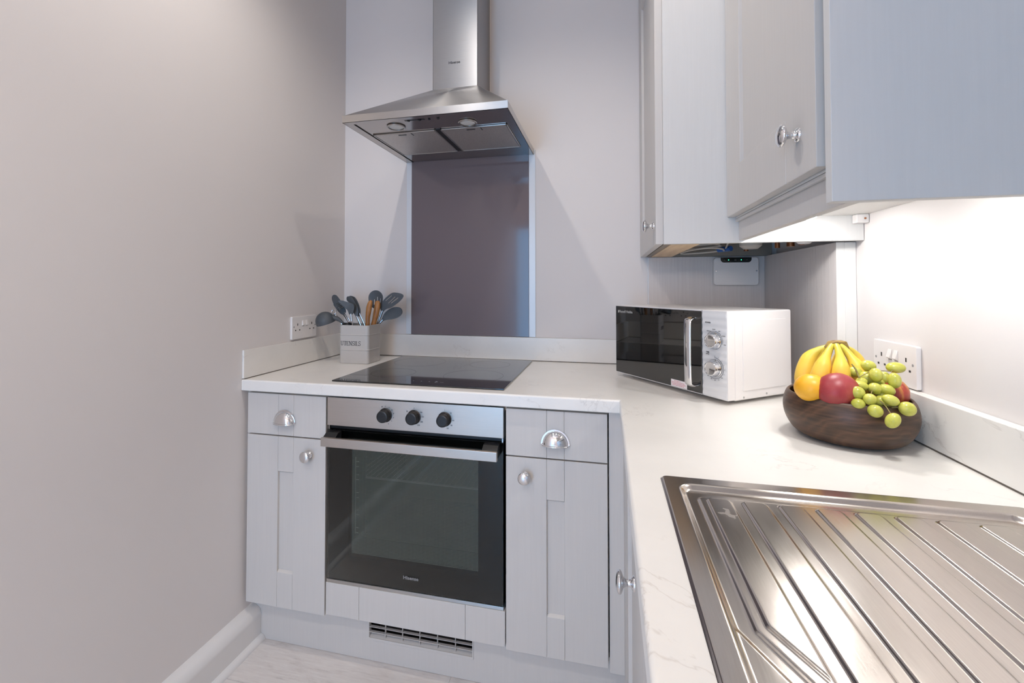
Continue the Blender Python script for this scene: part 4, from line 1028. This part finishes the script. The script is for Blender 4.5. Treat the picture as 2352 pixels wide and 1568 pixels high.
for pth, k in BAN:
    MB().tube(pth, [.0062 * k, .0064 * k, .0088 * k, .0150 * k, .0180 * k, .0184 * k, .0125 * k], 10, smooth=5, flat=(1.0, .97, (0, -1, .2))).obj('banana', 'banana', bn, 40)
cr = MB(); cr.prism([(1.6910, 1.0945), (1.6990, 1.1085), (1.7090, 1.1105), (1.7265, 1.1110), (1.7325, 1.0945), (1.7230, 1.0965), (1.7115, 1.0935), (1.7000, 1.0965)], 'y', -.8120, -.7880, .0022, 2)
cr.obj('crown', 'crown', bn, 50)
# round fruit
def one(name, label, cat, c, r, mat, prof=None, n=36, rot=None):
    mb_ = MB(T(c) @ (rot or Matrix.Identity(4)))
    if prof: mb_.lathe([(a * r[0], b * r[2]) for a, b in prof], (0, 0, 0), 'z', n, 1.0, r[1] / r[0])
    else: mb_.ball((0, 0, 0), *r, u=32, v=20)
    o = mb_.obj(name, mat, None, 80); rebase(o, c); tag(o, label, cat, 'fruit in the bowl'); return o
rd = [(0, -.92), (.12, -.95), (.35, -.90), (.62, -.72), (.85, -.42), (.98, -.05), (1.0, .15), (.93, .48), (.75, .76), (.5, .93), (.28, .98), (.12, .93), (0, .82)]
rnd = [(math.sin(PI * i / 16), -math.cos(PI * i / 16)) for i in range(17)]
one('orange', 'small yellow-orange citrus fruit at the left of the bowl', 'orange', (1.6340, -.870, 1.0190), (.0310, .0300, .0285), 'orange', rnd)
mg = [(0, -1), (.25, -.97), (.5, -.86), (.75, -.66), (.93, -.36), (1.0, 0), (.96, .32), (.80, .63), (.55, .85), (.28, .96), (0, 1)]
one('mango', 'dark red speckled mango at the front of the bowl', 'mango', (1.6735, -.888, 1.0185), (.0365, .0355, .0395), 'mango', mg, 36, Matrix.Rotation(math.radians(25), 4, 'Z') @ Matrix.Rotation(math.radians(82), 4, 'Y'))
ap = one('apple', 'red and yellow streaked apple at the right of the bowl', 'apple', (1.7850, -.845, 1.0085), (.0345, .0345, .0325), 'apple', rd, 36, Matrix.Rotation(math.radians(-25), 4, 'Y'))
MB().tube([(1.771, -.845, 1.036), (1.766, -.845, 1.046)], .0012, 6).obj('stalk', 'stem', ap)
# grapes
gr = thing('grape_bunch', 'bunch of green grapes hanging over the front of the bowl', 'grapes', (1.735, -.90, 1.0))
GR = [(1.7474, -0.8479, 1.0661, 0.0126, 0.0103, 10), (1.7935, -0.8521, 1.0644, 0.0153, 0.0105, 0), (1.7266, -0.8425, 1.0514, 0.013, 0.0104, 5), (1.7447, -0.8793, 1.0524, 0.0102, 0.0133, 0), (1.7706, -0.8902, 1.0451, 0.0098, 0.0143, 0), (1.772, -0.8552, 1.0431, 0.009, 0.0122, 0), (1.7405, -0.8552, 1.0416, 0.0132, 0.0136, 0), (1.7197, -0.8799, 1.0389, 0.0091, 0.0075, 0), (1.7134, -0.8884, 1.0321, 0.013, 0.0091, 15), (1.6958, -0.9147, 1.0233, 0.0114, 0.0116, 0), (1.6918, -0.9254, 1.0041, 0.0106, 0.0099, 0), (1.7099, -0.9282, 1.0145, 0.0101, 0.0103, 10), (1.7354, -0.8943, 1.0288, 0.0107, 0.0106, 10), (1.7544, -0.8968, 1.0279, 0.0129, 0.0097, 25), (1.743, -0.9299, 1.0152, 0.013, 0.0094, 20), (1.7662, -0.9356, 1.0018, 0.0126, 0.0124, 28), (1.7127, -0.9398, 0.9958, 0.0114, 0.0112, 25), (1.7303, -0.9592, 0.9847, 0.0097, 0.014, 30), (1.7396, -0.9032, 1.0052, 0.0093, 0.0113, 0), (1.7572, -0.8653, 1.0344, 0.009, 0.0076, 0), (1.7507, -0.9083, 1.0024, 0.0103, 0.0112, 0), (1.7501, -0.8897, 1.0155, 0.01, 0.0115, 0)]
for x, y_, z, a, b, rt_ in GR:
    rm = Matrix.Rotation(math.radians(rt_), 4, 'Y')
    MB().ball((x, y_, z), a * 1.1, (a + b) / 2, b * 1.05, rm, 20, 14).obj('grape', 'grape', gr, 80)
stem = [(1.7065, -.872, 1.0720), (1.7115, -.876, 1.0620), (1.7150, -.880, 1.0480), (1.7205, -.884, 1.036), (1.7270, -.892, 1.024), (1.7340, -.903, 1.010), (1.7420, -.917, 1.000), (1.750, -.926, .996)]
MB().tube(stem, [.0011, .0016, .0019, .0018, .0016, .0015, .0013, .001], 8, smooth=4).obj('stem', 'stem', gr, 60)
for a, b in (((1.7150, -.882, 1.048), (1.7425, -.868, 1.0570)), ((1.7425, -.868, 1.057), (1.780, -.862, 1.0580)), ((1.7425, -.868, 1.057), (1.7474, -.852, 1.0625)), ((1.780, -.862, 1.058), (1.7935, -.855, 1.062)), ((1.780, -.862, 1.058), (1.7706, -.888, 1.048)), ((1.7330, -.915, 1.010), (1.7303, -.953, .9955)), ((1.740, -.928, 1.0), (1.7662, -.934, 1.002)), ((1.726, -.902, 1.024), (1.7354, -.894, 1.030)), ((1.726, -.902, 1.024), (1.7099, -.926, 1.016))):
    MB().tube([a, ((a[0] + b[0]) / 2, (a[1] + b[1]) / 2 - .002, (a[2] + b[2]) / 2 + .002), b], .0009, 6, smooth=3).obj('stem', 'stem', gr, 60)

# ------------------------------------------------------------------ sink with drainer
sk_ = thing('sink', 'stainless steel inset sink with ribbed drainer in the worktop', 'sink', (1.558, -1.6, ZT))
def sst(x, a, w_):            # smooth step centred on a, width w_
    t_ = min(1, max(0, (x - a) / w_ + .5)); return t_ * t_ * (3 - 2 * t_)
def ins(a, b, r):              # depth inside a corner rounded with radius r
    return r - math.hypot(r - a, r - b) if a < r and b < r else min(a, b)
RIB = [1.3679 + .0485 * i for i in range(8)]; RW = .0345
def hgt(x, y_):
    z = .0030
    e = min(x - SX0, SX1 - x, SY0 - y_, y_ - SY1)
    z -= .0026 * (1 - sst(e, .002, .004))
    # recessed well, then the drainer tray that narrows towards the bowl
    z -= .0042 * sst(ins(min(x - 1.3360, 1.7810 - x), min(-1.1480 - y_, y_ + 2.055), .020), 0, .008)
    dl = max(0.0, -1.452 - y_) * .52
    L, Rr = 1.3375 + dl, 1.7795 - dl
    if y_ > -1.62:
        z -= .0034 * sst(ins(min(x - L, Rr - x), -1.1500 - y_, .018), 0.002, .007)
        z += .0022 * sst(ins(min(x - L - .020, Rr - .020 - x), -1.1745 - y_, .012), 0, .005)
        for i, rx_ in enumerate(RIB):
            l_ = max(rx_, rx_ + (-1.4464 - y_) * .56) if i == 0 else (max(rx_, L + .034))
            r_ = min(rx_ + RW, Rr - .034)
            if r_ - l_ < .002: continue
            z += .0026 * sst(ins(min(x - l_, r_ - x), -1.1815 - y_, .008), .001, .0034)
    # bowl
    db = min(x - 1.375, 1.742 - x, -1.64 - y_, y_ + 2.02)
    z -= .15 * sst(db, .012, .03)
    return ZT + z
xs = []; x = SX0
while x < SX1 - 1e-6: xs.append(x); x += .00125
xs.append(SX1)
ys = []; y = SY0
while y > -1.20: ys.append(y); y -= .00125
while y > -1.42: ys.append(y); y -= .006
while y > -1.60: ys.append(y); y -= .0020
while y > SY1 + .001: ys.append(y); y -= .006
ys.append(SY1)
vt = []; fc = []
cr_ = .012
for yy in ys:
    for xx in xs:
        # round the plan corners
        X_, Y_ = xx, yy
        for cxx, sx_ in ((SX0 + cr_, -1), (SX1 - cr_, 1)):
            for cyy, sy_ in ((SY0 - cr_, 1), (SY1 + cr_, -1)):
                dx, dy = (xx - cxx) * sx_, (yy - cyy) * sy_
                if dx > 0 and dy > 0:
                    k_ = max(dx, dy) / math.hypot(dx, dy); X_, Y_ = cxx + sx_ * dx * k_, cyy + sy_ * dy * k_
        vt.append((X_ - 1.558, Y_ + 1.6, hgt(xx, yy) - ZT))
nx = len(xs)
for j in range(len(ys) - 1):
    for i in range(nx - 1): fc.append((j * nx + i, (j + 1) * nx + i, (j + 1) * nx + i + 1, j * nx + i + 1))
me = bpy.data.meshes.new('drainer'); me.from_pydata(vt, [], fc); me.materials.append(M['sink']); me.polygons.foreach_set('use_smooth', [True] * len(me.polygons))
so = bpy.data.objects.new('drainer', me); C.objects.link(so); so.parent = sk_; WM[so.name] = WM[sk_.name]
MB().lathe([(0, 0), (.040, 0), (.042, .002), (.030, .003), (0, .001)], (1.558, -1.83, ZT - .1465), 'z', 32).obj('waste', 'chrome', sk_, 50)

# ------------------------------------------------------------------ the room behind the camera
tu = thing('larder_light_blocker', 'added unseen tall larder unit that shades the wall cabinet end panel', 'cabinet', (1.56, -2.72, 0))  # unseen block added to keep the warm fill off the end panel
MB().box(1.290, RX - .001, -3.02, -2.42, .001, 2.14).obj('carcass', 'white', tu, smooth=0)
for z0, z1 in ((.1533, 1.25), (1.254, 2.135)):
    xf = T((1.268, -2.4215, z0)) @ RotL; ww, hd = .596, z1 - z0
    d = MB(xf).box(.001, ww - .001, DT - .001, DT + .0005, .001, hd - .001).obj('door', 'cab', tu, smooth=0)
    for nm, mb_, mat in shaker(place(xf), ww, hd): mb_.obj(nm, mat, d)
    knob(MB(), 1.268, -2.97, z1 - .12 if z0 < 1 else z0 + .12, '-x').obj('knob', 'chrome', d, 60)
pn = thing('added_fill_light', 'added unseen warm fill light shaped as a globe pendant', 'light', (.98, -3.8, CEIL))  # added warm fill for the cabinet fronts, given a pendant's shape, out of view
MB().tube([(.98, -3.8, 1.86), (.98, -3.8, CEIL)], .003, 8).obj('cord', 'cable', pn)
MB().lathe([(0, 0), (.05, 0), (.05, -.02), (.006, -.03), (0, -.03)], (.98, -3.8, CEIL), 'z', 24).obj('ceiling_rose', 'plastic', pn)
MB().ball((.98, -3.8, 1.75), .11, .11, .11).obj('globe', 'fill_globe', pn, 80)
# ------------------------------------------------------------------ ceiling downlights
for i, (x, y_) in enumerate(SPOTS):
    dl_ = thing('downlight', 'round recessed ceiling downlight ' + ('above the floor before the oven', 'beside the wall cabinet', 'near the left wall behind the camera', 'by the window')[i], 'light', (x, y_, CEIL), 0, 'ceiling downlights')
    MB().lathe([(.030, 0), (.044, 0), (.044, .003), (.036, .006), (.030, .004)], (x, y_, CEIL), '-z', 32).obj('trim_ring', 'chrome2', dl_, 50)
    MB().lathe([(0, .002), (.030, .002), (.030, 0), (0, 0)], (x, y_, CEIL), '-z', 32).obj('lens', 'lamp_on', dl_, 50)
